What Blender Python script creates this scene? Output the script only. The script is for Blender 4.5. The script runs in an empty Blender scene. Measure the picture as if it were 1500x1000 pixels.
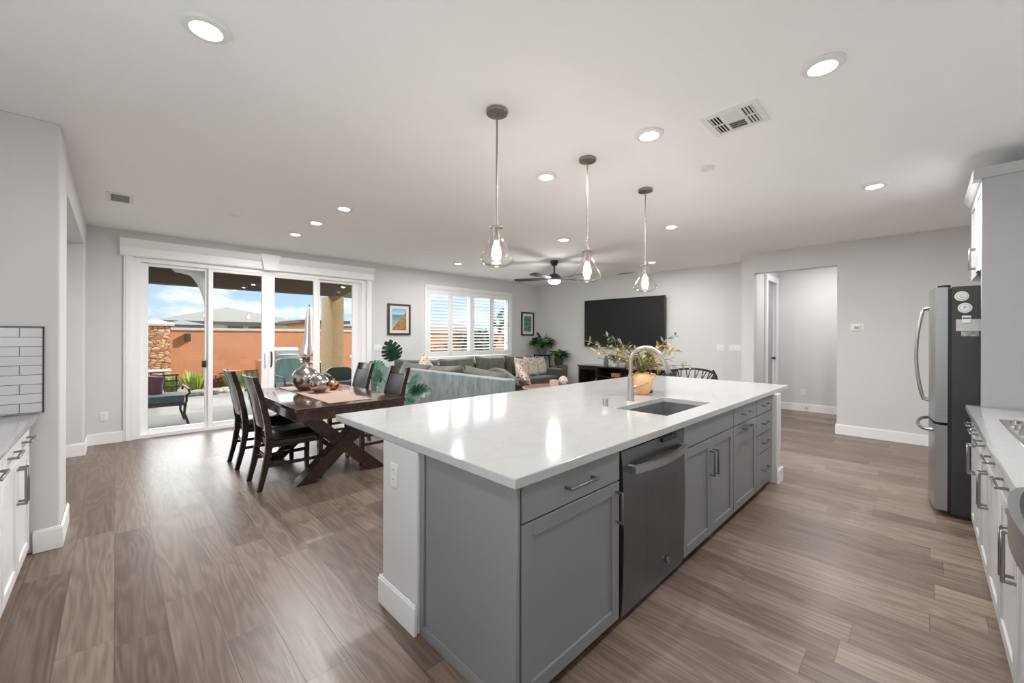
import bpy, bmesh, math, random
from mathutils import Vector, Matrix, Euler
PI = math.pi
S = bpy.context.scene
COL = S.collection
R = math.radians

# ------------------------------------------------------------------ camera
cam_d = bpy.data.cameras.new('camera')
cam = bpy.data.objects.new('camera', cam_d); COL.objects.link(cam)
cam_d.sensor_width = 36.0
cam_d.lens = 36.0 * 593.0 / 1500.0
cam_d.shift_y = -(500 - 492.8) / 1500.0
cam_d.clip_start = 0.02; cam_d.clip_end = 400
YAW = math.atan2(605, 593)                    # view direction measured from +X
fw = Vector((math.cos(YAW), math.sin(YAW), 0)); rt = Vector((math.sin(YAW), -math.cos(YAW), 0)); up = Vector((0, 0, 1))
ro = R(0.2)
rt2 = rt * math.cos(ro) + up * math.sin(ro); up2 = up * math.cos(ro) - rt * math.sin(ro)
M = Matrix((rt2, up2, -fw)).transposed().to_4x4(); M.translation = Vector((0, 0, 1.4))
cam.matrix_world = M
S.camera = cam

# ------------------------------------------------------------------ colour management
S.view_settings.view_transform = 'Standard'; S.view_settings.look = 'None'
S.view_settings.gamma = 1.0; S.view_settings.use_curve_mapping = False
S.view_settings.exposure = 1.05
cy = S.cycles
cy.use_denoising = True
cy.max_bounces = 12; cy.diffuse_bounces = 8; cy.glossy_bounces = 4; cy.transparent_max_bounces = 24
cy.transmission_bounces = 6
cy.sample_clamp_indirect = 6.0; cy.caustics_reflective = True; cy.blur_glossy = 1.0; cy.caustics_refractive = False

# ------------------------------------------------------------------ sky
SKY_FILL = 4.4
W = bpy.data.worlds.new('sky'); S.world = W; W.use_nodes = True
nt = W.node_tree; nt.nodes.clear()
def N(t, **k):
    n = nt.nodes.new(t)
    for a, b in k.items(): setattr(n, a, b)
    return n
wo = N('ShaderNodeOutputWorld'); bg = N('ShaderNodeBackground'); nt.links.new(bg.outputs[0], wo.inputs[0])
tc = N('ShaderNodeTexCoord'); sep = N('ShaderNodeSeparateXYZ'); nt.links.new(tc.outputs['Generated'], sep.inputs[0])
rampn = N('ShaderNodeValToRGB'); nt.links.new(sep.outputs[2], rampn.inputs[0])
e = rampn.color_ramp.elements
e[0].position = 0.0; e[0].color = (0.34, 0.45, 0.54, 1); e[1].position = 0.35; e[1].color = (0.09, 0.22, 0.42, 1)
mp = N('ShaderNodeMapping'); mp.inputs['Scale'].default_value = (5.0, 5.0, 15.0); mp.inputs['Location'].default_value = (0.35, 0.1, 0.22)
nt.links.new(tc.outputs['Generated'], mp.inputs[0])
nz = N('ShaderNodeTexNoise'); nz.inputs['Scale'].default_value = 2.1; nz.inputs['Detail'].default_value = 7; nz.inputs['Roughness'].default_value = 0.55
nt.links.new(mp.outputs[0], nz.inputs['Vector'])
cr = N('ShaderNodeValToRGB'); nt.links.new(nz.outputs[0], cr.inputs[0])
cr.color_ramp.elements[0].position = 0.46; cr.color_ramp.elements[1].position = 0.60
mx = N('ShaderNodeMix', data_type='RGBA'); nt.links.new(cr.outputs[0], mx.inputs['Factor']); nt.links.new(rampn.outputs[0], mx.inputs['A'])
mx.inputs['B'].default_value = (0.52, 0.54, 0.56, 1)
# bright zone added to the unseen sky above the garden band, to light the room
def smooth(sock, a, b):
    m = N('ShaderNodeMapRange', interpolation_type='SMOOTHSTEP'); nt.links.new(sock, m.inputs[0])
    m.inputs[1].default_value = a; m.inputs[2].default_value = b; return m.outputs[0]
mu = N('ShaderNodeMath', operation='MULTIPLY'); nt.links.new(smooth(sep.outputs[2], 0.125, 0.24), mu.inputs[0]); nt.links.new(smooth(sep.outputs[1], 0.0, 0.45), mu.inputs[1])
m2 = N('ShaderNodeMix', data_type='RGBA'); nt.links.new(mu.outputs[0], m2.inputs['Factor']); nt.links.new(mx.outputs['Result'], m2.inputs['A']); m2.inputs['B'].default_value = (SKY_FILL, SKY_FILL*1.01, SKY_FILL*1.02, 1)
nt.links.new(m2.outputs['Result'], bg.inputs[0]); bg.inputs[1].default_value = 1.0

# ------------------------------------------------------------------ lights
def lamp(name, kind, loc, energy, color=(1, 1, 1), parent=None, rot=None, **k):
    d = bpy.data.lights.new(name, kind); d.energy = energy; d.color = color
    for a, b in k.items(): setattr(d, a, b)
    o = bpy.data.objects.new(name, d); COL.objects.link(o); o.location = loc
    if rot: o.rotation_euler = rot
    if parent: o.parent = parent; o.location = Vector(loc) - wloc(parent)
    return o
def wloc(o):
    v = Vector((0, 0, 0))
    while o: v += o.location; o = o.parent
    return v
sun_dir = Vector((-0.66, 0.36, -0.46)).normalized()
sun = lamp('sun', 'SUN', (20, -10, 25), 3.5, (1.0, 0.95, 0.87), angle=R(0.6))
sun.rotation_euler = sun_dir.to_track_quat('-Z', 'Y').to_euler()
# fill lamp added behind the camera to brighten the room
kw = lamp('added_fill', 'AREA', (-0.93, 0.9, 1.75), 6, (0.97, 0.985, 1.0), shape='RECTANGLE', size=2.2, size_y=1.2)
kw.rotation_euler = Vector((1, 0.15, 0.35)).to_track_quat('-Z', 'Z').to_euler()
CAN_W = 11.0

# ------------------------------------------------------------------ mesh builder
class MB:
    def __init__(s): s.v = []; s.f = []; s.m = []; s.mi = 0
    def add(s, vs, fs):
        o = len(s.v); s.v += [tuple(v) for v in vs]
        for f in fs: s.f.append([i + o for i in f]); s.m.append(s.mi)
        return s
    def frombm(s, b):
        b.verts.index_update(); s.add([v.co[:] for v in b.verts], [[v.index for v in f.verts] for f in b.faces]); b.free(); return s
    def box(s, x0, x1, y0, y1, z0, z1, bev=0.0, seg=2):
        return s.obox(((x0+x1)/2, (y0+y1)/2, (z0+z1)/2), (abs(x1-x0), abs(y1-y0), abs(z1-z0)), None, bev, seg)
    def obox(s, c, size, rot=None, bev=0.0, seg=2):
        b = bmesh.new(); bmesh.ops.create_cube(b, size=1.0)
        bmesh.ops.scale(b, vec=size, verts=b.verts)
        bev = min(bev, min(size) * 0.49)
        if bev > 0: bmesh.ops.bevel(b, geom=b.edges[:], offset=bev, segments=seg, profile=0.7, affect='EDGES')
        m = Matrix.Translation(c)
        if rot is not None: m = m @ (rot.to_matrix().to_4x4() if isinstance(rot, Euler) else rot.to_4x4())
        b.transform(m); return s.frombm(b)
    def tube(s, pts, r, n=10, cap=True, flat=None):
        pts = [Vector(p) for p in pts]; k = len(pts)
        rr = r if isinstance(r, (list, tuple)) else [r] * k
        t0 = (pts[1] - pts[0]).normalized()
        a = Vector((0, 0, 1)) if abs(t0.z) < 0.9 else Vector((1, 0, 0))
        u = t0.cross(a).normalized(); vs = []; fs = []
        for i, p in enumerate(pts):
            if i == 0: t = t0
            elif i == k - 1: t = (pts[i] - pts[i-1]).normalized()
            else: t = ((pts[i+1] - pts[i]).normalized() + (pts[i] - pts[i-1]).normalized()).normalized()
            u = (u - t * u.dot(t)).normalized(); w = t.cross(u)
            for j in range(n):
                q = 2 * PI * j / n
                vs.append(p + (u * math.cos(q) + w * math.sin(q) * (flat or 1)) * rr[i])
        for i in range(k - 1):
            for j in range(n):
                fs.append([i*n+j, i*n+(j+1) % n, (i+1)*n+(j+1) % n, (i+1)*n+j])
        if cap: fs.append(list(range(n))[::-1]); fs.append([(k-1)*n+j for j in range(n)])
        return s.add(vs, fs)
    def ring(s, ax, a0, a1, b0, b1, t, c0, c1, bev=0.0):
        """rectangular frame without overlapping corners; a,b span the plane across axis ax, t = member widths (left, right, bottom, top)"""
        if not isinstance(t, tuple): t = (t, t, t, t)
        def B(p0, p1, q0, q1):
            if ax == 'y': s.box(p0, p1, c0, c1, q0, q1, bev, 1)
            elif ax == 'x': s.box(c0, c1, p0, p1, q0, q1, bev, 1)
            else: s.box(p0, p1, q0, q1, c0, c1, bev, 1)
        B(a0, a0+t[0], b0, b1); B(a1-t[1], a1, b0, b1)
        if t[2]: B(a0+t[0], a1-t[1], b0, b0+t[2])
        if t[3]: B(a0+t[0], a1-t[1], b1-t[3], b1)
        return s
    def cyl(s, p0, p1, r0, r1=None, n=24): return s.tube([p0, p1], [r0, r0 if r1 is None else r1], n)
    def lathe(s, prof, c=(0, 0, 0), n=32, closed=False):
        vs = []; fs = []; k = len(prof)
        for (r, z) in prof:
            for j in range(n):
                q = 2 * PI * j / n; vs.append((c[0] + max(r, 1e-4) * math.cos(q), c[1] + max(r, 1e-4) * math.sin(q), c[2] + z))
        for i in range(k if closed else k - 1):
            i2 = (i + 1) % k
            for j in range(n): fs.append([i*n+j, i*n+(j+1) % n, i2*n+(j+1) % n, i2*n+j])
        if not closed:
            if prof[0][0] > 1e-3: fs.append(list(range(n))[::-1])
            if prof[-1][0] > 1e-3: fs.append([(k-1)*n+j for j in range(n)])
        return s.add(vs, fs)
    def prism(s, poly, ax, a0, a1):
        # poly in the two other axes, in order (x,y,z minus ax)
        def P(p, a):
            if ax == 'x': return (a, p[0], p[1])
            if ax == 'y': return (p[0], a, p[1])
            return (p[0], p[1], a)
        n = len(poly); vs = [P(p, a0) for p in poly] + [P(p, a1) for p in poly]
        fs = [list(range(n)), [n + i for i in range(n)][::-1]] + [[i, n+i, n+(i+1) % n, (i+1) % n] for i in range(n)]
        return s.add(vs, fs)
    def sphere(s, c, r, sc=(1, 1, 1), seg=20, rings=12):
        b = bmesh.new(); bmesh.ops.create_uvsphere(b, u_segments=seg, v_segments=rings, radius=r)
        bmesh.ops.scale(b, vec=sc, verts=b.verts); bmesh.ops.translate(b, vec=c, verts=b.verts); return s.frombm(b)
    def cushion(s, c, size, rot=None, pw=0.55, n=10, pinch=0.12):
        """soft pillow: size = (width, thickness, height), thick in local y"""
        vs = []; fs = []
        for side in (1, -1):
            for i in range(n + 1):
                for j in range(n + 1):
                    a = 2 * i / n - 1; b = 2 * j / n - 1
                    h = max(0.0, (1 - a**4) * (1 - b**4)) ** pw
                    x = a * (1 - pinch * (1 - abs(b)**2) * abs(a)**3 * 0.6); z = b * (1 - pinch * (1 - abs(a)**2) * abs(b)**3 * 0.6)
                    vs.append(Vector((x * size[0] / 2, side * (h * size[1] / 2 + 0.004), z * size[2] / 2)))
        m = n + 1
        for sd in (0, 1):
            o = sd * m * m
            for i in range(n):
                for j in range(n):
                    q = [o+i*m+j, o+(i+1)*m+j, o+(i+1)*m+j+1, o+i*m+j+1]
                    fs.append(q[::-1] if sd == 0 else q)
        rim = [i*m for i in range(m)] + [n*m+j for j in range(1, m)] + [i*m+n for i in range(n-1, -1, -1)] + [j for j in range(n-1, 0, -1)]
        o = m * m
        for i in range(len(rim)):
            a, b = rim[i], rim[(i+1) % len(rim)]; fs.append([a, b, b+o, a+o])
        mt = Matrix.Translation(c)
        if rot is not None: mt = mt @ rot.to_matrix().to_4x4()
        return s.add([mt @ v for v in vs], fs)
    def xform(s, m): s.v = [tuple(m @ Vector(v)) for v in s.v]; return s
    def build(s, name, mats, parent=None, local=False, angle=38, base=None):
        me = bpy.data.meshes.new(name)
        if parent is None:
            xs = [v[0] for v in s.v]; ys = [v[1] for v in s.v]; zs = [v[2] for v in s.v]
            o_ = Vector(base) if base else Vector(((min(xs)+max(xs))/2, (min(ys)+max(ys))/2, min(zs)))
            if local: o_ = Vector((0, 0, 0))
        else: o_ = Vector((0, 0, 0)) if local else wloc(parent)
        me.from_pydata([tuple(Vector(v) - o_) for v in s.v], [], s.f)
        mats = mats if isinstance(mats, (list, tuple)) else [mats]
        for m in mats: me.materials.append(m)
        for p, i in zip(me.polygons, s.m): p.material_index = i; p.use_smooth = True
        b = bmesh.new(); b.from_mesh(me); bmesh.ops.recalc_face_normals(b, faces=b.faces); b.to_mesh(me); b.free()
        me.update(); me.set_sharp_from_angle(angle=R(angle))
        o = bpy.data.objects.new(name, me); COL.objects.link(o)
        if parent: o.parent = parent
        else: o.location = o_
        return o

def tag(o, label, cat, group=None, kind=None):
    o['label'] = label; o['category'] = cat
    if group: o['group'] = group
    if kind: o['kind'] = kind
    return o
def thing(name, label, cat, loc=(0, 0, 0), rz=0, group=None):
    o = bpy.data.objects.new(name, None); o.empty_display_size = 0.1; COL.objects.link(o)
    o.location = loc; o.rotation_euler = (0, 0, rz)
    return tag(o, label, cat, group)
def struct(name, mb, m, label=None, base=None):
    o = mb.build(name, m, base=base); o['kind'] = 'structure'
    if label: o['label'] = label
    return o
def dup(root, loc, rz, label, group=None):
    r = root.copy(); COL.objects.link(r); r.location = loc; r.rotation_euler = (0, 0, rz); r['label'] = label
    if group: r['group'] = group
    def rec(a, b):
        for ch in list(a.children):
            c = ch.copy(); COL.objects.link(c); c.parent = b; rec(ch, c)
    rec(root, r); return r
def box(*a, **k): return MB().box(*a, **k)

# ------------------------------------------------------------------ materials
class NT:
    def __init__(s, name):
        s.m = bpy.data.materials.new(name); s.m.use_nodes = True; s.t = s.m.node_tree; s.t.nodes.clear()
        s.out = s.n('ShaderNodeOutputMaterial')
    def n(s, t, **k):
        x = s.t.nodes.new(t)
        for a, b in k.items(): setattr(x, a, b)
        return x
    def l(s, a, b): s.t.links.new(a, b)
    def val(s, sock, v):
        if hasattr(v, 'links'): s.l(v, sock)
        else: sock.default_value = v
    def math(s, op, a, b=0.0, c=0.0):
        x = s.n('ShaderNodeMath', operation=op)
        s.val(x.inputs[0], a); s.val(x.inputs[1], b); s.val(x.inputs[2], c); return x.outputs[0]
    def mix(s, f, a, b):
        x = s.n('ShaderNodeMix', data_type='RGBA'); s.val(x.inputs['Factor'], f)
        s.val(x.inputs['A'], a if hasattr(a, 'links') else (*a, 1)); s.val(x.inputs['B'], b if hasattr(b, 'links') else (*b, 1)); return x.outputs['Result']
    def coord(s, scale=(1, 1, 1), kind='Object', rot=(0, 0, 0), loc=(0, 0, 0)):
        c = s.n('ShaderNodeTexCoord'); mp = s.n('ShaderNodeMapping'); s.l(c.outputs[kind], mp.inputs[0])
        mp.inputs['Scale'].default_value = scale; mp.inputs['Rotation'].default_value = rot; mp.inputs['Location'].default_value = loc
        return mp.outputs[0]
    def noise(s, vec, scale, detail=3, rough=0.5, dist=0.0):
        x = s.n('ShaderNodeTexNoise'); s.l(vec, x.inputs['Vector']); x.inputs['Scale'].default_value = scale
        x.inputs['Detail'].default_value = detail; x.inputs['Roughness'].default_value = rough; x.inputs['Distortion'].default_value = dist
        return x.outputs[0]
    def ramp(s, f, stops):
        x = s.n('ShaderNodeValToRGB'); s.l(f, x.inputs[0]); el = x.color_ramp.elements
        while len(el) < len(stops): el.new(0.5)
        for e_, (p, c) in zip(el, stops): e_.position = p; e_.color = (*c, 1) if len(c) == 3 else c
        return x.outputs[0]
    def bump(s, h, strength=0.2, dist=0.01):
        x = s.n('ShaderNodeBump'); s.l(h, x.inputs['Height']); x.inputs['Strength'].default_value = strength; x.inputs['Distance'].default_value = dist
        return x.outputs[0]
    def pbr(s, color, rough=0.5, metal=0.0, normal=None, spec=0.5, coat=0.0, sheen=0.0, aniso=0.0):
        p = s.n('ShaderNodeBsdfPrincipled')
        s.val(p.inputs['Base Color'], color if hasattr(color, 'links') else (*color, 1)); s.val(p.inputs['Roughness'], rough)
        s.val(p.inputs['Metallic'], metal); p.inputs['Specular IOR Level'].default_value = spec; p.inputs['Coat Weight'].default_value = coat
        p.inputs['Sheen Weight'].default_value = sheen
        if normal is not None: s.l(normal, p.inputs['Normal'])
        s.l(p.outputs[0], s.out.inputs[0]); s.p = p; return s.m

def plain(name, c, rough=0.5, metal=0.0, var=0.06, scale=6.0, bump=0.0, bscale=200.0, stretch=(1, 1, 1), **k):
    t = NT(name); co = t.coord(stretch)
    f = t.noise(co, scale, 3)
    c0 = tuple(x * (1 - var) for x in c); c1 = tuple(min(1, x * (1 + var)) for x in c)
    col = t.ramp(f, [(0.3, c0), (0.7, c1)])
    nm = t.bump(t.noise(co, bscale, 2), bump, 0.004) if bump else None
    return t.pbr(col, rough, metal, nm, **k)
def emit(name, c, s):
    t = NT(name); x = t.n('ShaderNodeEmission'); x.inputs[0].default_value = (*c, 1); x.inputs[1].default_value = s
    t.l(x.outputs[0], t.out.inputs[0]); return t.m
def glass(name, tint=(1, 1, 1), f0=0.04, edge=0.5, rough=0.0):
    t = NT(name); tr = t.n('ShaderNodeBsdfTransparent'); tr.inputs[0].default_value = (*tint, 1)
    g = t.n('ShaderNodeBsdfGlossy'); g.inputs['Roughness'].default_value = rough
    lw = t.n('ShaderNodeLayerWeight'); lw.inputs['Blend'].default_value = 0.5
    f = t.math('ADD', t.math('MULTIPLY', t.math('POWER', lw.outputs['Facing'], 4.0), edge), f0)
    mx = t.n('ShaderNodeMixShader'); t.l(f, mx.inputs[0]); t.l(tr.outputs[0], mx.inputs[1]); t.l(g.outputs[0], mx.inputs[2])
    t.l(mx.outputs[0], t.out.inputs[0]); return t.m

m_wall = plain('wall_paint', (0.67, 0.667, 0.664), 0.75, var=0.015, scale=1.5, bump=0.12, bscale=90)
m_ceil = plain('ceiling_paint', (0.95, 0.95, 0.95), 0.85, var=0.015, scale=2, bump=0.25, bscale=75)
m_trim = plain('white_trim', (0.90, 0.90, 0.90), 0.38, var=0.01)
m_white = plain('white_plastic', (0.82, 0.82, 0.80), 0.4, var=0.01)
m_grey = plain('grey_cabinet_paint', (0.235, 0.243, 0.252), 0.38, var=0.03, scale=3, bump=0.05, bscale=120)
m_lgrey = plain('light_cabinet_paint', (0.50, 0.50, 0.505), 0.35, var=0.02, scale=3)
m_wcab = plain('white_cabinet_paint', (0.84, 0.84, 0.845), 0.35, var=0.01, scale=3)
m_kick = plain('toe_kick_black', (0.02, 0.02, 0.02), 0.6)
m_gap = plain('cabinet_gap_dark', (0.03, 0.03, 0.03), 0.7)
m_pull = plain('satin_dark_nickel', (0.30, 0.29, 0.28), 0.32, 1.0)
m_nickel = plain('brushed_nickel', (0.52, 0.49, 0.46), 0.3, 1.0, var=0.08, scale=40, stretch=(1, 1, 0.05))
m_bronze = plain('brushed_bronze_nickel', (0.36, 0.31, 0.27), 0.34, 1.0, var=0.1, scale=30)
m_steel = plain('stainless_steel', (0.42, 0.42, 0.42), 0.3, 1.0, var=0.06, scale=8, stretch=(0.3, 0.3, 12))
m_dwsteel = plain('dark_stainless', (0.185, 0.20, 0.217), 0.36, 1.0, var=0.08, scale=6, stretch=(12, 12, 0.4))
m_sink = plain('sink_steel', (0.40, 0.395, 0.39), 0.36, 0.9, var=0.12, scale=12)
m_black = plain('black_plastic', (0.012, 0.012, 0.013), 0.45)
m_fside = plain('fridge_side_charcoal', (0.035, 0.035, 0.036), 0.5, var=0.08, bump=0.1, bscale=300)
m_screen = plain('tv_screen', (0.011, 0.011, 0.0115), 0.5, var=0.02, spec=0.3)
m_leather = plain('black_leather', (0.012, 0.013, 0.014), 0.24, var=0.15, bump=0.15, bscale=180)
m_gpane = glass('window_glass', (0.97, 0.985, 0.98), 0.02, 0.35)
m_gshade = glass('pendant_glass', (0.985, 0.98, 0.97), 0.05, 0.85)
m_lens = emit('lit_lens', (1.0, 0.97, 0.93), 14.0)
m_bulb = emit('filament_bulb', (1.0, 0.84, 0.62), 24.0)
m_fanl = emit('fan_light_lens', (1.0, 0.97, 0.92), 7.0)
m_plens = emit('patio_lens', (1.0, 0.72, 0.5), 2.0)

def espresso():
    t = NT('espresso_wood'); co = t.coord((3, 3, 3))
    f = t.noise(t.coord((14, 2.0, 14)), 3.0, 4, 0.6, 0.6)
    col = t.ramp(f, [(0.3, (0.012, 0.006, 0.005)), (0.7, (0.040, 0.018, 0.013))])
    return t.pbr(col, 0.2, 0, None, 0.5, coat=0.35)
m_wood = espresso()
def tablewood():
    t = NT('table_top_wood')
    f = t.noise(t.coord((9, 0.9, 9)), 3.0, 5, 0.6, 0.8)
    col = t.ramp(f, [(0.3, (0.022, 0.009, 0.007)), (0.7, (0.055, 0.022, 0.016))])
    return t.pbr(col, 0.16, 0, None, 0.6, coat=0.5)
m_table = tablewood()

def floor_mat():
    t = NT('plank_floor'); c = t.n('ShaderNodeTexCoord'); s = t.n('ShaderNodeSeparateXYZ'); t.l(c.outputs['Object'], s.inputs[0])
    x, y = s.outputs[0], s.outputs[1]
    px = t.math('DIVIDE', x, 0.185); i = t.math('FLOOR', px); fx = t.math('FRACT', px)
    wn = t.n('ShaderNodeTexWhiteNoise', noise_dimensions='1D'); t.l(i, wn.inputs['W'])
    py = t.math('ADD', t.math('DIVIDE', y, 1.45), t.math('MULTIPLY', wn.outputs[0], 7.3)); j = t.math('FLOOR', py); fy = t.math('FRACT', py)
    cb = t.n('ShaderNodeCombineXYZ'); t.l(i, cb.inputs[0]); t.l(j, cb.inputs[1])
    w2 = t.n('ShaderNodeTexWhiteNoise', noise_dimensions='2D'); t.l(cb.outputs[0], w2.inputs['Vector'])
    rnd = w2.outputs[0]
    gv = t.n('ShaderNodeCombineXYZ'); t.l(t.math('MULTIPLY', x, 7.0), gv.inputs[0]); t.l(t.math('MULTIPLY', y, 0.75), gv.inputs[1]); t.l(t.math('MULTIPLY', rnd, 37.0), gv.inputs[2])
    big = t.noise(gv.outputs[0], 1.0, 2, 0.5, 0.4)
    rings = t.math('SINE', t.math('MULTIPLY', big, 62.0))
    rings = t.math('MULTIPLY_ADD', rings, 0.5, 0.5)
    gv2 = t.n('ShaderNodeCombineXYZ'); t.l(t.math('MULTIPLY', x, 90.0), gv2.inputs[0]); t.l(t.math('MULTIPLY', y, 3.0), gv2.inputs[1]); t.l(t.math('MULTIPLY', rnd, 11.0), gv2.inputs[2])
    fine = t.noise(gv2.outputs[0], 1.0, 3, 0.6)
    tone = t.math('ADD', t.math('MULTIPLY', rnd, 0.28), t.math('ADD', t.math('MULTIPLY', rings, 0.15), t.math('MULTIPLY', fine, 0.46)))
    tone = t.math('ADD', tone, t.math('MULTIPLY', big, 0.16))
    col = t.ramp(tone, [(0.2, (0.068, 0.045, 0.034)), (0.5, (0.165, 0.118, 0.091)), (0.82, (0.30, 0.232, 0.187))])
    ex = t.math('MINIMUM', fx, t.math('SUBTRACT', 1.0, fx)); ey = t.math('MINIMUM', fy, t.math('SUBTRACT', 1.0, fy))
    seam = t.math('MINIMUM', t.math('MULTIPLY', ex, 0.185), t.math('MULTIPLY', ey, 1.45))
    sm = t.n('ShaderNodeMapRange'); t.l(seam, sm.inputs[0]); sm.inputs[1].default_value = 0.0; sm.inputs[2].default_value = 0.0028; sm.inputs[3].default_value = 0.35; sm.inputs[4].default_value = 1.0
    col2 = t.mix(sm.outputs[0], (0.035, 0.022, 0.016), col)
    h = t.math('ADD', t.math('MULTIPLY', rings, 0.25), t.math('ADD', fine, sm.outputs[0]))
    rg = t.math('MULTIPLY_ADD', fine, 0.16, 0.27)
    return t.pbr(col2, rg, 0, t.bump(h, 0.12, 0.003), 0.5)
m_floor = floor_mat()
def quartz():
    t = NT('white_quartz'); co = t.coord((1, 2.2, 1), rot=(0, 0, 0.5))
    f = t.noise(co, 1.3, 6, 0.6, 1.6)
    v = t.ramp(f, [(0.40, (0.475, 0.475, 0.475)), (0.49, (0.455, 0.455, 0.458)), (0.54, (0.48, 0.48, 0.48)), (0.8, (0.465, 0.465, 0.465))])
    return t.pbr(v, 0.1, 0, None, 0.5)
m_quartz = quartz()
def tilemat():
    t = NT('backsplash_tile'); c = t.n('ShaderNodeTexCoord'); s = t.n('ShaderNodeSeparateXYZ'); t.l(c.outputs['Object'], s.inputs[0])
    cb = t.n('ShaderNodeCombineXYZ'); t.l(t.math('ADD', s.outputs[0], s.outputs[1]), cb.inputs[0]); t.l(s.outputs[2], cb.inputs[1])
    b = t.n('ShaderNodeTexBrick'); t.l(cb.outputs[0], b.inputs['Vector']); b.offset = 0.33
    b.inputs['Color1'].default_value = (0.66, 0.67, 0.67, 1); b.inputs['Color2'].default_value = (0.60, 0.61, 0.61, 1); b.inputs['Mortar'].default_value = (0.16, 0.16, 0.16, 1)
    b.inputs['Scale'].default_value = 1.0; b.inputs['Brick Width'].default_value = 0.30; b.inputs['Row Height'].default_value = 0.06; b.inputs['Mortar Size'].default_value = 0.0022
    nm = t.bump(b.outputs['Fac'], 0.3, 0.003)
    return t.pbr(b.outputs[0], 0.14, 0, None, 0.5)
m_tile = tilemat()
def fabric(name, a, b, scale=14, stretch=(1, 1, 0.35), rough=0.85, sheen=0.3):
    t = NT(name); f = t.noise(t.coord(stretch), scale, 4, 0.65, 0.8)
    return t.pbr(t.ramp(f, [(0.32, a), (0.68, b)]), rough, 0, t.bump(t.noise(t.coord(), 400, 2), 0.15, 0.002), 0.3, sheen=sheen)
m_velvet = fabric('grey_velvet', (0.12, 0.15, 0.15), (0.27, 0.315, 0.31), 9)
m_sofa = fabric('olive_grey_fabric', (0.060, 0.058, 0.046), (0.125, 0.12, 0.095), 8)
m_sofadk = fabric('dark_olive_fabric', (0.045, 0.05, 0.045), (0.085, 0.092, 0.082), 8)
m_teal = fabric('teal_cushion', (0.045, 0.09, 0.09), (0.075, 0.135, 0.13), 10)
m_bcush = fabric('blue_grey_cushion', (0.045, 0.065, 0.075), (0.07, 0.1, 0.115), 10)
m_maroon = fabric('maroon_pillow', (0.09, 0.03, 0.04), (0.15, 0.05, 0.06), 12)
m_canvas = fabric('pale_pink_canvas', (0.66, 0.55, 0.52), (0.80, 0.71, 0.68), 6)
m_runner = fabric('brown_runner', (0.26, 0.17, 0.125), (0.34, 0.235, 0.18), 60, (1, 1, 1), 0.9, 0.1)
m_wicker = plain('black_wicker', (0.012, 0.013, 0.012), 0.55, var=0.4, scale=60, bump=0.6, bscale=120)
def spots(name, base, dot, scale):
    t = NT(name); v = t.n('ShaderNodeTexVoronoi'); t.l(t.coord(), v.inputs['Vector']); v.inputs['Scale'].default_value = scale
    f = t.noise(t.coord(), scale * 0.9, 3, 0.6, 1.2)
    g = t.math('LESS_THAN', t.math('ADD', v.outputs['Distance'], t.math('MULTIPLY', f, 0.5)), 0.56)
    return t.pbr(t.mix(g, base, dot), 0.9, 0, None, 0.2)
m_spot = spots('spotted_fabric', (0.62, 0.54, 0.46), (0.17, 0.095, 0.06), 30)
m_spot2 = spots('leaf_print_fabric', (0.62, 0.52, 0.44), (0.24, 0.13, 0.08), 17)
m_spotball = spots('spotted_glaze', (0.70, 0.62, 0.55), (0.16, 0.10, 0.08), 30)
m_cream = fabric('cream_throw', (0.50, 0.44, 0.38), (0.66, 0.60, 0.53), 26)
m_coffee = plain('oak_coffee_table', (0.30, 0.185, 0.115), 0.45, var=0.2, scale=4, stretch=(1, 8, 8))
m_rustic = plain('rustic_wood', (0.17, 0.105, 0.07), 0.6, var=0.25, scale=6, stretch=(6, 6, 1))
m_pinkbox = plain('pink_candle', (0.66, 0.50, 0.43), 0.6)
m_green = plain('leaf_green', (0.045, 0.13, 0.035), 0.4, var=0.5, scale=14)
m_green2 = plain('leaf_dark_green', (0.022, 0.085, 0.045), 0.35, var=0.55, scale=12)
m_lime = plain('leaf_lime', (0.24, 0.32, 0.06), 0.55, var=0.35, scale=18)
m_grass = plain('grass_green', (0.16, 0.27, 0.06), 0.7, var=0.4, scale=18)
m_stem = plain('plant_stem', (0.10, 0.13, 0.05), 0.6)
m_euc = plain('eucalyptus_leaf', (0.30, 0.30, 0.13), 0.55, var=0.55, scale=25)
m_eucy = plain('dried_yellow_leaf', (0.62, 0.42, 0.17), 0.6, var=0.3, scale=25)
m_eucd = plain('dusty_green_leaf', (0.13, 0.17, 0.10), 0.55, var=0.4, scale=25)
m_bluepot = plain('blue_grey_pot', (0.12, 0.16, 0.18), 0.5)
m_dkpot = plain('dark_green_pot', (0.03, 0.05, 0.03), 0.5)
m_soil = plain('potting_soil', (0.02, 0.014, 0.01), 0.9, var=0.4, scale=50)
m_peach = plain('peach_ceramic', (0.80, 0.46, 0.22), 0.5, var=0.12, scale=5, stretch=(1, 1, 0.4))
def mottled(name, a, b, rough, metal):
    t = NT(name); f = t.noise(t.coord(), 22, 4, 0.6)
    return t.pbr(t.ramp(f, [(0.35, a), (0.65, b)]), rough, metal, t.bump(f, 0.15, 0.004))
m_silver = mottled('mercury_silver', (0.34, 0.31, 0.28), (0.52, 0.48, 0.44), 0.2, 1.0)
m_copper = mottled('hammered_copper', (0.42, 0.16, 0.08), (0.62, 0.30, 0.16), 0.22, 1.0)
m_frame = plain('dark_picture_frame', (0.025, 0.020, 0.016), 0.4)
m_mat = plain('cream_mat_board', (0.72, 0.70, 0.62), 0.8, var=0.01)
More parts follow.
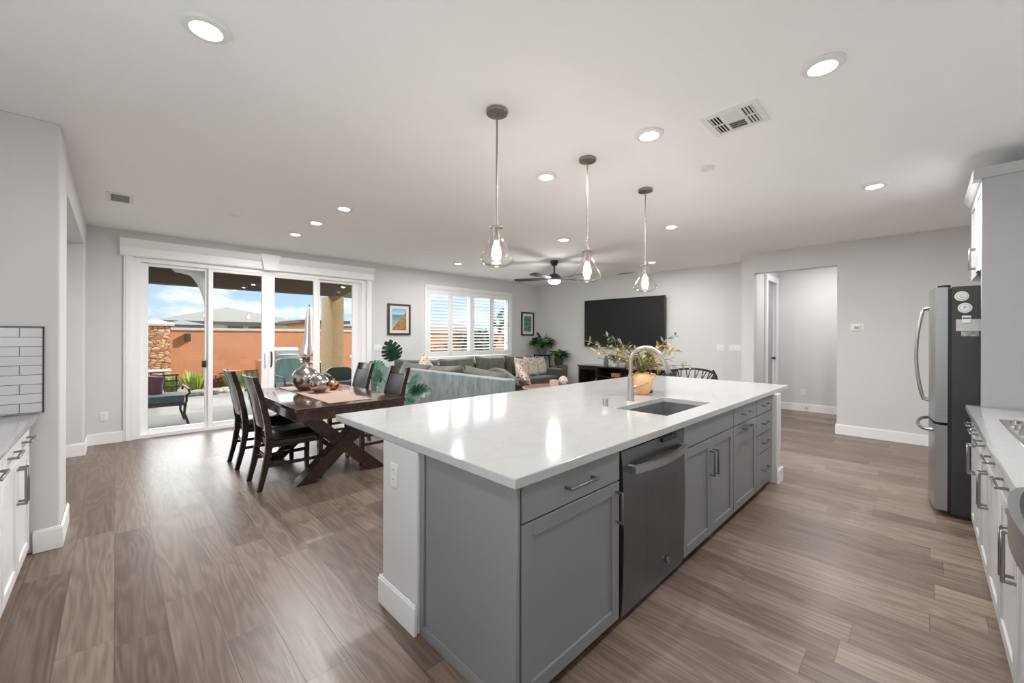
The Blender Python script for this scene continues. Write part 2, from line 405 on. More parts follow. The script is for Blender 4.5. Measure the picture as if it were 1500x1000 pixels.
# outdoors
def blockwall():
    t = NT('orange_block_wall'); c = t.n('ShaderNodeTexCoord'); s = t.n('ShaderNodeSeparateXYZ'); t.l(c.outputs['Object'], s.inputs[0])
    cb = t.n('ShaderNodeCombineXYZ'); t.l(s.outputs[0], cb.inputs[0]); t.l(s.outputs[2], cb.inputs[1])
    b = t.n('ShaderNodeTexBrick'); t.l(cb.outputs[0], b.inputs['Vector'])
    b.inputs['Color1'].default_value = (0.50, 0.24, 0.125, 1); b.inputs['Color2'].default_value = (0.45, 0.21, 0.105, 1); b.inputs['Mortar'].default_value = (0.45, 0.21, 0.108, 1)
    b.inputs['Scale'].default_value = 1; b.inputs['Brick Width'].default_value = 0.4; b.inputs['Row Height'].default_value = 0.2; b.inputs['Mortar Size'].default_value = 0.008
    return t.pbr(b.outputs[0], 0.9, 0, t.bump(t.noise(t.coord(), 60, 3), 0.3, 0.01), 0.2)
m_block = blockwall()
def stone():
    t = NT('stacked_stone'); co = t.coord((7, 7, 16))
    v = t.n('ShaderNodeTexVoronoi'); t.l(co, v.inputs['Vector']); v.inputs['Scale'].default_value = 1.0
    e_ = t.n('ShaderNodeTexVoronoi', feature='DISTANCE_TO_EDGE'); t.l(co, e_.inputs['Vector']); e_.inputs['Scale'].default_value = 1.0
    sp = t.n('ShaderNodeSeparateColor'); t.l(v.outputs['Color'], sp.inputs[0])
    col = t.ramp(sp.outputs[0], [(0.0, (0.34, 0.15, 0.07)), (0.5, (0.55, 0.29, 0.15)), (1.0, (0.68, 0.42, 0.26))])
    g = t.math('LESS_THAN', e_.outputs[0], 0.07)
    return t.pbr(t.mix(g, col, (0.16, 0.08, 0.04)), 0.9, 0, t.bump(e_.outputs[0], 0.8, 0.03), 0.2)
m_stone = stone()
m_cap = plain('cream_cap', (0.5, 0.46, 0.4), 0.8)
m_concrete = plain('patio_concrete', (0.135, 0.127, 0.115), 0.8, var=0.08, scale=2)
m_dirt = plain('garden_soil', (0.26, 0.20, 0.15), 0.95, var=0.3, scale=8)
m_rock = plain('garden_rock', (0.36, 0.32, 0.28), 0.9, var=0.4, scale=10)
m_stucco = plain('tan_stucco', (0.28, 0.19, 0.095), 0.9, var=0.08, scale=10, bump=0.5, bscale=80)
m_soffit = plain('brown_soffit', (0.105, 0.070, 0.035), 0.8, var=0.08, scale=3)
m_roof = plain('beige_roof_tile', (0.085, 0.078, 0.068), 0.9, var=0.12, scale=3, stretch=(1, 1, 6))
m_roofg = plain('grey_roof_tile', (0.05, 0.056, 0.06), 0.9, var=0.12, scale=3)
m_roofr = plain('brown_roof_tile', (0.085, 0.064, 0.052), 0.9, var=0.15, scale=3)
m_house = plain('cream_house_wall', (0.66, 0.63, 0.58), 0.9)
m_houseo = plain('ochre_house_wall', (0.50, 0.30, 0.16), 0.9)
m_hwin = plain('house_window', (0.10, 0.12, 0.13), 0.2)
m_tree = plain('tree_green', (0.06, 0.11, 0.045), 0.8, var=0.5, scale=4)
m_iron = plain('wrought_iron', (0.03, 0.03, 0.028), 0.55)
m_redmetal = plain('red_metal', (0.10, 0.022, 0.018), 0.5)
m_brick = plain('red_brick_stack', (0.26, 0.10, 0.055), 0.9, var=0.3, scale=12)
m_terra = plain('terracotta_block', (0.42, 0.17, 0.09), 0.9, var=0.15, scale=8)
m_bbq = plain('barbecue_steel', (0.30, 0.32, 0.32), 0.35, 0.9)
m_blue = plain('blue_plastic', (0.03, 0.14, 0.42), 0.4)
m_wresin = plain('white_resin', (0.5, 0.5, 0.5), 0.45)

CEIL = 2.79; YW = 7.40; XT = 8.28; XR = 7.52; XL = -0.26; YK = -0.92; XB = -1.02
# ------------------------------------------------------------------ room shell
struct('floor', box(XB-0.2, 9.6, -1.2, 7.56, -0.12, 0.0), m_floor, base=(0, 0, 0))
struct('ceiling', box(XB-0.2, 9.6, -1.2, 7.6, CEIL, CEIL+0.15), m_ceil, base=(3, 3, CEIL))
# far wall: slider opening x .15-3.42 to z 2.46, window x 4.70-7.22 z .87-2.45
SX0, SX1, SZ = 0.17, 3.40, 2.45
WX0, WX1, WZ0, WZ1 = 4.72, 7.17, 0.92, 2.44
w = MB(); T = 0.18
w.box(XL-0.6, SX0, YW, YW+T, 0, CEIL).box(SX0, SX1, YW, YW+T, SZ, CEIL).box(SX1, WX0, YW, YW+T, 0, CEIL)
w.box(WX0, WX1, YW, YW+T, 0, WZ0).box(WX0, WX1, YW, YW+T, WZ1, CEIL).box(WX1, XT+0.18, YW, YW+T, 0, CEIL)
struct('wall_back', w, m_wall)
struct('wall_right', box(XT, XT+0.18, 2.16, YW, 0, CEIL), m_wall)
# hall wall with opening y .90-1.97 up to 2.46
w = MB(); w.box(XR, XR+0.16, YK, 0.90, 0, CEIL).box(XR, XR+0.16, 0.90, 1.975, 2.457, CEIL).box(XR, XR+0.16, 1.975, 2.16, 0, CEIL).box(XR+0.16, XT+0.18, 2.06, 2.16, 0, CEIL)
struct('wall_hall', w, m_wall)
# the hall behind
w = MB(); w.box(9.36, 9.5, 0.2, 2.2, 0, CEIL)
struct('wall_passage', w, m_wall)
struct('wall_passage_side', box(8.46, 8.56, 2.04, 2.16, 0, CEIL).box(9.24, 9.36, 2.04, 2.16, 0, CEIL).box(8.56, 9.24, 2.04, 2.16, 2.46, CEIL), m_wall)
struct('wall_passage_end', box(XR+0.16, 9.36, 0.1, 0.2, 0, CEIL), m_wall)
# left wall with niche
w = MB()
w.box(XL-0.32, XL, 4.0, 4.5, 0, CEIL, 0.02, 3).box(XL-0.32, XL, 6.86, YW, 0, CEIL, 0.02, 3).box(XL-0.32, XL, 4.5, 6.86, 2.46, CEIL)
w.box(XL-0.44, XL-0.32, 4.0, 5.75, 0, CEIL).box(XL-0.44, XL-0.32, 5.75, 6.62, 2.10, CEIL).box(XL-0.44, XL-0.32, 6.62, YW, 0, CEIL)
struct('wall_left', w, m_wall)
struct('wall_pier', box(XB, XL-0.30, 4.0, 4.14, 0, CEIL), m_wall)
w = MB()   # wall behind the camera with an opening for the added window y -.2..2.0, z 1.15..2.35
w.box(XB-0.16, XB, YK, -0.2, 0, CEIL).box(XB-0.16, XB, 2.0, 4.14, 0, CEIL).box(XB-0.16, XB, -0.2, 2.0, 0, 1.15).box(XB-0.16, XB, -0.2, 2.0, 2.35, CEIL)
struct('wall_kitchen', w, m_wall)
struct('wall_front', box(XB-0.16, XR+0.16, YK-0.16, YK, 0, CEIL), m_wall)

def skirting(name, segs, h=0.145, d=0.016):
    w = MB()
    for (x0, x1, y0, y1) in segs:
        w.box(x0, x1, y0, y1, 0, h-0.012, 0.002, 1)
        cx, cy_ = (x0+x1)/2, (y0+y1)/2
        if abs(x1-x0) > abs(y1-y0): w.box(x0+0.001, x1-0.001, y0+0.004*(1 if True else 0), y1-0.004, h-0.013, h, 0.003, 1)
        else: w.box(x0+0.004, x1-0.004, y0+0.001, y1-0.001, h-0.013, h, 0.003, 1)
    return struct(name, w, m_trim)
d = 0.017
skirting('baseboard_back', [(XL, SX0-0.09, YW-d, YW), (SX1+0.09, XT-d, YW-d, YW)])
skirting('baseboard_right', [(XT-d, XT, 2.16+d, YW)])
skirting('baseboard_hall', [(XR-d, XR, YK+0.75, 0.90), (XR-d, XR, 1.975, 2.16), (XR-d, XT, 2.16, 2.16+d), (XR-d, XR+0.17, 0.90, 0.90+d), (9.36-d, 9.36, 0.2, 2.04)])
skirting('baseboard_left', [(XL-0.32, XL+d, 6.86-d, 6.86), (XL, XL+d, 6.86, YW-d), (XL, XL+d, 4.0, 4.5), (XL-0.115, XL+d, 4.0-d, 4.0)])

# ------------------------------------------------------------------ slider (door_1)
dr = thing('door_1', '', ''); del dr['label']; del dr['category']; dr['kind'] = 'structure'; dr.location = ((SX0+SX1)/2, YW, 0)
w = MB(); y0, y1 = YW+0.02, YW+0.16
w.ring('y', SX0+0.001, SX1-0.001, 0.001, SZ-0.001, (0.075, 0.075, 0.045, 0.055), y0, y1)
w.build('door_frame', m_trim, dr)
G = [(0.325, 0.95), (1.042, 1.676), (1.86, 2.46), (2.585, 3.165)]
edges = [(SX0+0.07, 1.0), (0.985, 1.768), (1.768, 2.535), (2.51, SX1-0.07)]
for k, ((g0, g1), (a, b)) in enumerate(zip(G, edges)):
    yy = YW + (0.035 if k in (1, 2) else 0.085)
    w = MB(); zb, zt = 0.045, SZ-0.055
    gz0, gz1 = 0.105, 2.352
    w.box(a, g0, yy, yy+0.045, zb, zt, 0.004, 1).box(g1, b, yy, yy+0.045, zb, zt, 0.004, 1)
    w.box(g0, g1, yy, yy+0.045, zb, gz0, 0.004, 1).box(g0, g1, yy, yy+0.045, gz1, zt, 0.004, 1)
    p = w.build('sliding_panel', m_trim, dr)
    box(g0-0.005, g1+0.005, yy+0.018, yy+0.026, gz0-0.005, gz1+0.005).build('glass_pane', m_gpane, p)
    if k in (1, 2):
        xh = g1+0.05 if k == 1 else g0-0.05
        MB().tube([(xh, yy, 0.90), (xh-0.004, yy-0.05, 0.93), (xh-0.004, yy-0.06, 1.02), (xh-0.004, yy-0.05, 1.11), (xh, yy, 1.14)], 0.011, 8).build('pull_handle', m_trim if k == 1 else m_black, p)
    if k == 0: box(0.915, 0.965, yy-0.03, yy+0.0, 0.93, 1.03, 0.006).build('latch_box', m_black, p)
# casing and crowned header
w = MB(); w.box(SX0-0.095, SX0, YW-0.022, YW, 0, SZ+0.01, 0.004, 1).box(SX1, SX1+0.095, YW-0.022, YW, 0, SZ+0.01, 0.004, 1)
w.box(SX0-0.075, SX0-0.02, YW-0.03, YW-0.02, 0, SZ, 0.004, 1).box(SX1+0.02, SX1+0.075, YW-0.03, YW-0.02, 0, SZ, 0.004, 1)
hx0, hx1 = SX0-0.13, SX1+0.13
pr = [(YW, SZ), (YW-0.03, SZ), (YW-0.045, SZ+0.012), (YW-0.03, SZ+0.03), (YW-0.03, SZ+0.125), (YW-0.04, SZ+0.13), (YW-0.055, SZ+0.16), (YW-0.085, SZ+0.19), (YW-0.09, SZ+0.225), (YW, SZ+0.225)]
w.prism(pr, 'x', hx0, hx1)
ks = [(1.68, SZ-0.005), (1.86, SZ-0.005), (1.91, SZ+0.24), (1.63, SZ+0.24)]
w.prism(ks, 'y', YW-0.105, YW)
struct('trim_1', w, m_trim)

# ------------------------------------------------------------------ shuttered window (window_1)
wn_ = thing('window_1', '', ''); del wn_['label']; del wn_['category']; wn_['kind'] = 'structure'; wn_.location = ((WX0+WX1)/2, YW, WZ0)
w = MB(); f = 0.06
w.ring('y', WX0-f, WX1+f, WZ0-f, WZ1+f, f-0.001, YW-0.03, YW-0.001, 0.003).ring('y', WX0+0.001, WX1-0.001, WZ0+0.001, WZ1-0.001, 0.029, YW-0.028, YW+0.03)
w.build('shutter_frame', m_trim, wn_)
w = MB(); w.ring('y', WX0+0.001, WX1-0.001, WZ0+0.001, WZ1-0.001, 0.05, YW+0.11, YW+0.15).box((WX0+WX1)/2-0.03, (WX0+WX1)/2+0.03, YW+0.11, YW+0.15, WZ0+0.051, WZ1-0.051)
w.build('window_frame', m_trim, wn_)
box(WX0+0.04, WX1-0.04, YW+0.128, YW+0.134, WZ0+0.04, WZ1-0.04).build('glass_pane', m_gpane, wn_)
px = [4.745, 5.325, 5.945, 6.555, 7.145]
for k in range(4):
    a, b = px[k]+0.003, px[k+1]-0.003; st = 0.058
    w = MB(); zt, zb = WZ1-0.035, WZ0+0.035
    w.box(a, a+st, YW-0.018, YW+0.014, zb, zt, 0.004, 1).box(b-st, b, YW-0.018, YW+0.014, zb, zt, 0.004, 1)
    w.box(a, b, YW-0.016, YW+0.012, zt-0.09, zt, 0.004, 1).box(a, b, YW-0.016, YW+0.012, zb, zb+0.115, 0.004, 1)
    p = w.build('shutter_panel', m_trim, wn_)
    n = 17; z0, z1 = zb+0.125, zt-0.10; w = MB()
    for q in range(n):
        z = z0 + (q+0.5)*(z1-z0)/n
        w.obox(((a+b)/2, YW-0.002, z), (b-a-2*st, 0.062, 0.009), Euler((R(14), 0, 0)), 0.003, 1)
    w.build('louvers', m_trim, p)
    MB().box(b-st-0.03, b-st-0.022, YW-0.045, YW-0.034, z0, z1).build('tilt_rod', m_trim, p)

# ------------------------------------------------------------------ niche door, hall door
def lever(parent, x, y, z, dx, dy):
    MB().cyl((x, y, z), (x+dx*0.012, y+dy*0.012, z), 0.028).tube([(x, y, z), (x+dx*0.05, y+dy*0.05, z), (x+dx*0.055-dy*0.02, y+dy*0.055-dx*0.02, z), (x+dx*0.055-abs(dy)*0.11, y+dy*0.055-abs(dx)*0.11, z)], 0.009, 8).build('lever_handle', m_pull, parent)
d2 = box(XL-0.385, XL-0.345, 5.77, 6.60, 0.01, 2.09, 0.003, 1).build('door_2', m_trim); d2['kind'] = 'structure'
lever(d2, XL-0.345, 6.52, 1.0, 1, 0)
struct('trim_2', box(XL-0.325, XL-0.305, 5.66, 5.75, 0, 2.19).box(XL-0.325, XL-0.305, 6.62, 6.71, 0, 2.19).box(XL-0.325, XL-0.305, 5.66, 6.71, 2.10, 2.19), m_trim)
d3 = box(8.60, 9.20, 2.09, 2.13, 0.01, 2.44, 0.003, 1)
d3 = d3.build('door_3', plain('hall_door_grey', (0.42, 0.42, 0.42), 0.5)); d3['kind'] = 'structure'
MB().sphere((9.13, 2.05, 1.0), 0.028).cyl((9.13, 2.09, 1.0), (9.13, 2.05, 1.0), 0.012).build('door_knob', m_black, d3)
struct('trim_3', box(8.47, 8.575, 2.018, 2.04, 0, 2.55).box(9.225, 9.33, 2.018, 2.04, 0, 2.55).box(8.47, 9.33, 2.012, 2.04, 2.455, 2.56), m_trim)

# ------------------------------------------------------------------ ceiling fixtures
def can(x, y, label, k=1.0):
    r = thing('ceiling_light', label, 'ceiling light', (x, y, CEIL), 0, 'round ceiling downlights')
    MB().lathe([(0.0, 0.0), (0.095, 0.0), (0.095, -0.006), (0.088, -0.014), (0.062, -0.018), (0.057, -0.012), (0.0, -0.012)], (x, y, CEIL-0.0005), 32).build('trim_ring', m_white, r)
    MB().lathe([(0.056, -0.012), (0.05, -0.02), (0.03, -0.026), (0.0, -0.027)], (x, y, CEIL), 24).build('lens', m_lens, r)
    lamp('downlight_lamp', 'AREA', (x, y, CEIL-0.030), CAN_W*k, (1.0, 0.99, 0.98), r, shape='DISK', size=0.10)
for x, y, l in [
    (0.29, 2.274, 'large round white ceiling light above the gap between dining table and counter'),
    (2.572, 0.369, 'lit round ceiling light beside the large square vent, toward the fridge'),
    (2.607, 1.325, 'lit ceiling light between the large vent and the middle pendant'),
    (2.652, 2.292, 'lit ceiling light just behind the middle pendant canopy'),
    (1.767, 4.409, 'first of three ceiling lights over dining table, closest to the pendants'),
    (1.748, 5.207, 'middle one of three ceiling lights over the dining table'),
    (1.749, 5.996, 'third ceiling light over dining table, closest to the glass sliding door'),
    (4.933, 0.325, 'lit ceiling light alone on the ceiling before the fridge wall'),
    (4.967, 2.229, 'lit ceiling light beside the rod of the farthest pendant'),
    (4.557, 3.601, 'lit ceiling light between ceiling fan and middle pendant rod'),
    (4.633, 6.193, 'small lit ceiling light above the shuttered window end of the sofa'),
    (7.059, 3.525, 'lit ceiling light above the television, behind the farthest pendant glass'),
    (0.29, 0.35, 'round ceiling light over the cooking side of the kitchen'),
    (8.45, 1.15, 'ceiling light in the hallway behind the hall opening')]:
    can(x, y, l, 0.4 if x < 0.5 else 0.66 if y < 2.4 and x < 3 else 1.4 if x < 2 else 0.85 if x > 8 else 1.7 if y < 3 else 1.0)

def pendant(x, label):
    y = 1.848; r = thing('pendant_lamp', label, 'pendant lamp', (x, y, CEIL), 0, 'glass pendants over the island')
    MB().lathe([(0, 0), (0.066, 0), (0.068, -0.008), (0.064, -0.022), (0.02, -0.028), (0.0, -0.028)], (x, y, CEIL-0.0005), 32).build('canopy', m_bronze, r)
    MB().cyl((x, y, CEIL-0.02), (x, y, 2.10), 0.0062, n=12).build('rod', m_bronze, r)
    MB().lathe([(0.0, 2.115), (0.010, 2.115), (0.012, 2.085), (0.041, 2.078), (0.041, 2.068), (0.014, 2.064), (0.012, 2.03), (0.018, 2.028), (0.018, 1.985), (0.0, 1.985)], (x, y, 0), 24).build('socket', m_bronze, r)
    pr = [(0.036, 2.072), (0.038, 2.05), (0.045, 2.01), (0.066, 1.95), (0.098, 1.895), (0.106, 1.878), (0.105, 1.862), (0.090, 1.846), (0.055, 1.83), (0.02, 1.826)]
    inn = [(rr-0.005, z+(0.004 if z < 1.9 else 0)) for rr, z in pr]
    MB().lathe(pr + inn[::-1], (x, y, 0), 40, closed=True).build('glass_shade', m_gshade, r)
    MB().lathe([(0.0, 1.985), (0.013, 1.98), (0.016, 1.96), (0.027, 1.925), (0.030, 1.90), (0.024, 1.875), (0.0, 1.862)], (x, y, 0), 20).build('bulb', m_bulb, r)
    lamp('pendant_glow', 'POINT', (x, y, 1.915), 5.0, (1.0, 0.92, 0.82), r, shadow_soft_size=0.035)
pendant(1.675, 'clear glass pendant lamp on bronze rod, largest and closest over the island')
pendant(2.63, 'clear glass pendant lamp on bronze rod, middle one over the island')
pendant(3.565, 'clear glass pendant lamp on bronze rod, farthest over the island by the television')

def vent(x0, x1, y0, y1, label, cross=True, n=5):
    r = thing('ceiling_vent', label, 'air vent', ((x0+x1)/2, (y0+y1)/2, CEIL))
    z = CEIL; w = MB(); f = 0.035
    w.ring('z', x0, x1, y0, y1, f, z-0.009, z-0.0005)
    w.build('frame', m_white, r)
    box(x0+f, x1-f, y0+f, y1-f, z-0.002, z-0.0005).build('backing', m_gap, r)
    w = MB(); ax0, ax1, ay0, ay1 = x0+f, x1-f, y0+f, y1-f
    if cross:
        t1, t2 = ay0+(ay1-ay0)*0.29, ay0+(ay1-ay0)*0.71
        for k in range(4):
            yy = ay0 + (k+0.5)*(t1-ay0)/4; w.obox(((ax0+ax1)/2, yy, z-0.006), (ax1-ax0, 0.009, 0.003), Euler((R(-35), 0, 0)))
            yy = t2 + (k+0.5)*(ay1-t2)/4; w.obox(((ax0+ax1)/2, yy, z-0.006), (ax1-ax0, 0.009, 0.003), Euler((R(35), 0, 0)))
        for k in range(9):
            xx = ax0 + (k+0.5)*(ax1-ax0)/9; w.obox((xx, (t1+t2)/2, z-0.006), (0.02, t2-t1-0.01, 0.002), Euler((0, R(40 if k < 4.5 else -40), 0)))
        w.box(ax0, ax1, t1-0.006, t1+0.006, z-0.009, z-0.003).box(ax0, ax1, t2-0.006, t2+0.006, z-0.009, z-0.003)
        w.box((ax0+ax1)/2-0.006, (ax0+ax1)/2+0.006, ay0, t1, z-0.009, z-0.003).box((ax0+ax1)/2-0.006, (ax0+ax1)/2+0.006, t2, ay1, z-0.009, z-0.003)
    else:
        L = (ay1-ay0) > (ax1-ax0)
        for k in range(n):
            if L: yy = ay0+(k+0.5)*(ay1-ay0)/n; w.obox(((ax0+ax1)/2, yy, z-0.006), (ax1-ax0, 0.022, 0.002), Euler((R(38), 0, 0)))
            else: xx = ax0+(k+0.5)*(ax1-ax0)/n; w.obox((xx, (ay0+ay1)/2, z-0.006), (0.022, ay1-ay0, 0.002), Euler((0, R(38), 0)))
    w.build('vanes', m_white, r)
vent(2.66, 2.97, 0.69, 1.01, 'large square white ceiling vent with four-way vanes')
vent(-0.07, 0.135, 5.53, 5.88, 'small white ceiling vent above the corner beside the sliding door', False, 8)
vent(7.82, 8.02, 4.32, 4.80, 'slim ceiling vent near the wall above the television', False, 8)
for x, y, l in [(0.972, 5.518, 'small white smoke detector on ceiling in front of the sliding door'), (3.457, 1.251, 'flat white round detector on ceiling between vent and fridge wall'), (3.513, 5.479, 'tiny round ceiling sprinkler cover above the sofa back')]:
    tag(MB().lathe([(0, 0), (0.055, 0), (0.055, -0.008), (0.048, -0.02), (0.0, -0.024)], (x, y, CEIL-0.0005), 28).build('ceiling_detector', m_white, base=(x, y, CEIL)), l, 'detector')

# ceiling fan
fx, fy = 5.748, 4.762
fan = thing('ceiling_fan', 'dark five-blade ceiling fan with lit white bowl over the sofa', 'ceiling fan', (fx, fy, CEIL))
MB().lathe([(0, 0), (0.075, 0), (0.07, -0.03), (0.045, -0.085), (0.02, -0.095), (0, -0.095)], (fx, fy, CEIL-0.0005)).build('canopy', m_black, fan)
MB().cyl((fx, fy, CEIL-0.09), (fx, fy, 2.53), 0.014).build('downrod', m_black, fan)
MB().lathe([(0, 2.555), (0.04, 2.555), (0.10, 2.52), (0.115, 2.49), (0.115, 2.455), (0.10, 2.43), (0, 2.43)], (fx, fy, 0)).build('motor_housing', m_iron, fan)
MB().lathe([(0, 2.43), (0.115, 2.43), (0.115, 2.41), (0.085, 2.375), (0, 2.365)], (fx, fy, 0)).build('light_bowl', m_fanl, fan)
for k in range(5):
    a = YAW + k * 2 * PI / 5; w = MB(); ca, sa = math.cos(a), math.sin(a)
    poly = [(0.17, -0.045), (0.30, -0.062), (0.72, -0.07), (0.76, -0.05), (0.76, 0.05), (0.72, 0.07), (0.30, 0.062), (0.17, 0.045)]
    w.prism(poly, 'z', -0.004, 0.004)
    w.xform(Matrix.Translation((fx, fy, 2.462)) @ Matrix.Rotation(a, 4, 'Z') @ Matrix.Rotation(R(11), 4, 'X'))
    bl = w.build('blade', m_iron, fan)
    MB().obox((fx+0.14*ca, fy+0.14*sa, 2.462), (0.14, 0.03, 0.008), Euler((R(11), 0, a))).build('blade_bracket', m_black, bl)
lamp('fan_lamp', 'POINT', (fx, fy, 2.28), 10.0, (1.0, 0.98, 0.96), fan, shadow_soft_size=0.08)

# ------------------------------------------------------------------ island
IX0, IX1, IY0, IY1 = 1.035, 4.50, 1.045, 1.66
CT0, CT1 = 0.858, 0.898
def pull(parent, x, y, z, L, ax, n, m=None, r=0.0065, so=0.034):
    """bar pull of length L along axis ax; n = outward normal"""
    n = Vector(n); c = Vector((x, y, z)); a = Vector({'x': (1, 0, 0), 'y': (0, 1, 0), 'z': (0, 0, 1)}[ax]); w = MB()
    e0, e1 = c - a*L/2, c + a*L/2; u = a.cross(n)
    def bar(p, q, s):
        t_ = (q-p).normalized(); mid = (p+q)/2; ln = (q-p).length + s
        ref = n if abs(t_.dot(n)) < 0.5 else a
        b = ref.cross(t_).normalized(); m3 = Matrix((t_, ref, b)).transposed()
        w.obox(mid, (ln, s, s), m3, s*0.2, 1)
    bar(e0+n*so, e1+n*so, r*2); bar(e0, e0+n*so, r*1.8); bar(e1, e1+n*so, r*1.8)
    return w.build('bar_pull', m or m_pull, parent)
def front(parent, name, a0, a1, z0, z1, pl, ax, n, mat, shaker=True, rail=0.058, th=0.02):
    """door or drawer front on plane pl (front face), spanning a0..a1 along ax"""
    w = MB(); s = 1 if (n[0]+n[1]) > 0 else -1
    def B(a, b, c, d_, f0, f1, bev=0.0015):
        lo, hi = sorted((pl - s*f1, pl - s*f0))
        if ax == 'x': w.box(a, b, lo, hi, c, d_, bev, 1)
        else: w.box(lo, hi, a, b, c, d_, bev, 1)
    if shaker:
        B(a0, a0+rail, z0, z1, 0, th); B(a1-rail, a1, z0, z1, 0, th); B(a0+rail, a1-rail, z1-rail, z1, 0, th); B(a0+rail, a1-rail, z0, z0+rail, 0, th)
        B(a0+rail-0.002, a1-rail+0.002, z0+rail-0.002, z1-rail+0.002, 0.009, th, 0)
    else: B(a0, a1, z0, z1, 0, th, 0.002)
    return w.build(name, mat, parent)
FY = IY0 - 0.02   # door face
def cab(x0, x1, label):
    r = thing('base_cabinet', label, 'cabinet', ((x0+x1)/2, (IY0+IY1)/2, 0), 0)
    if x0 > 2.4 and x1 < 3.5:
        w = box(x0, x1, IY0, IY1-0.01, 0.045, 0.60)
    else: w = box(x0, x1, IY0, IY1-0.01, 0.045, CT0-0.001)
    w.build('carcass', m_grey, r)
    box(x0, x1, IY0+0.055, IY1-0.01, 0.0, 0.045).build('toe_kick', m_kick, r)
    return r
g = 0.0035; ZB = 0.05; ZT = 0.852; ZD = 0.712
nf = (0, -1, 0)
c = cab(IX0+0.02, 1.733, 'grey island cabinet with one drawer over a wide door at the near end')
dw_ = front(c, 'drawer', IX0+0.025, 1.733-g, ZD+g, ZT, FY, 'x', nf, m_grey, False); pull(dw_, 1.405, FY, 0.787, 0.185, 'x', nf)
do = front(c, 'door', IX0+0.025, 1.733-g, ZB, ZD-g, FY, 'x', nf, m_grey); pull(do, 1.70, FY, 0.595, 0.14, 'z', nf)
# dishwasher
dwx0, dwx1 = 1.752, 2.462
c = thing('dishwasher', 'stainless steel dishwasher with curved bar handle in the grey island', 'dishwasher', ((dwx0+dwx1)/2, (IY0+IY1)/2, 0))
box(1.736, 2.466, IY0+0.03, IY1-0.01, 0.0, CT0-0.002).build('body', m_kick, c)
w = MB(); n = 14; prof = []
for k in range(n+1):
    t_ = k/n; prof.append((FY + 0.004 - 0.03*math.sin(PI*min(1, max(0, t_)))**0.6*0.55, 0.035 + t_*(0.842-0.035)))
poly = prof + [(IY0+0.03, 0.842), (IY0+0.03, 0.035)]
w.prism(poly, 'x', dwx0, dwx1); dd = w.build('door_panel', m_dwsteel, c, angle=25)
hp = []
for k in range(13):
    t_ = k/12; hp.append((dwx0+0.05 + t_*(dwx1-dwx0-0.10), FY - 0.035 - 0.035*math.sin(PI*t_), 0.752))
w = MB()
for a_, b_ in zip(hp[:-1], hp[1:]):
    pass
vs = []; fs = []
for (x, y, z) in hp: vs += [(x, y-0.012, z-0.017), (x, y-0.012, z+0.017), (x, y+0.010, z+0.017), (x, y+0.010, z-0.017)]
for k in range(12):
    for j in range(4): fs.append([k*4+j, k*4+(j+1) % 4, k*4+4+(j+1) % 4, k*4+4+j])
fs += [[3, 2, 1, 0], [48, 49, 50, 51]]
w.add(vs, fs); w.box(dwx0+0.045, dwx0+0.075, FY-0.03, FY, 0.735, 0.77).box(dwx1-0.075, dwx1-0.045, FY-0.03, FY, 0.735, 0.77)
w.build('bar_handle', m_steel, dd)
box(dwx0+0.42, dwx0+0.60, FY-0.012, FY+0.006, 0.815, 0.838, 0.002, 1).build('control_strip', m_black, dd)
MB().xform(Matrix()).cyl((2.225, FY-0.022, 0.145), (2.225, FY-0.012, 0.145), 0.019).build('badge', m_pull, dd)
# sink cabinet
c = cab(2.47, 3.385, 'grey island sink cabinet with double shaker doors under the sink')
front(c, 'false_front', 2.47+g, 3.385-g, ZD+g, ZT, FY, 'x', nf, m_grey, False)
do = front(c, 'door', 2.47+g, 2.925-g/2, ZB, ZD-g, FY, 'x', nf, m_grey); pull(do, 2.895, FY, 0.545, 0.16, 'z', nf)
do = front(c, 'door', 2.925+g/2, 3.385-g, ZB, ZD-g, FY, 'x', nf, m_grey); pull(do, 2.965, FY, 0.545, 0.16, 'z', nf)
# pull-out cabinet
c = cab(3.39, 3.985, 'grey island pull-out cabinet with drawer and tall door between sink and drawer stack')
dw_ = front(c, 'drawer', 3.39+g, 3.985-g, ZD+g, ZT, FY, 'x', nf, m_grey, False); pull(dw_, 3.68, FY, 0.787, 0.2, 'x', nf)
do = front(c, 'door', 3.39+g, 3.985-g, ZB, ZD-g, FY, 'x', nf, m_grey); pull(do, 3.72, FY, 0.665, 0.2, 'x', nf)
c = cab(3.99, 4.50, 'grey island cabinet with a stack of four drawers at the far end')
for (z0, z1) in [(ZD+g, ZT), (0.535, ZD-g), (0.365, 0.53), (ZB, 0.36)]:
    dw_ = front(c, 'drawer', 3.99+g, 4.50-g, z0, z1, FY, 'x', nf, m_grey, False); pull(dw_, 4.24, FY, (z0+z1)/2+0.005, 0.18, 'x', nf)
tag(MB().box(IX0-0.001, IX0+0.017, FY+0.002, 1.655, 0.04, CT0-0.001, 0.002, 1).box(IX0-0.012, IX0-0.001, 1.625, 1.655, 0.04, CT0-0.001, 0.002, 1).box(IX0-0.012, IX0-0.001, FY+0.002, 1.655, 0.0, 0.052, 0.006, 2).build('end_panel', m_grey), 'flat grey end panel of the island beside the white outlet wall', 'cabinet panel')
# knee wall
struct('wall_island', box(1.01, 4.66, 1.66, 2.0, 0, CT0-0.001, 0.012, 3).box(4.505, 4.66, 0.985, 1.70, 0, CT0-0.001, 0.01, 3), m_wall)
skirting('baseboard_island', [(0.993, 1.01, 1.656, 2.017), (1.01, 4.66, 2.0, 2.017), (4.66, 4.677, 0.985, 2.017), (4.49, 4.677, 0.968, 0.985)])
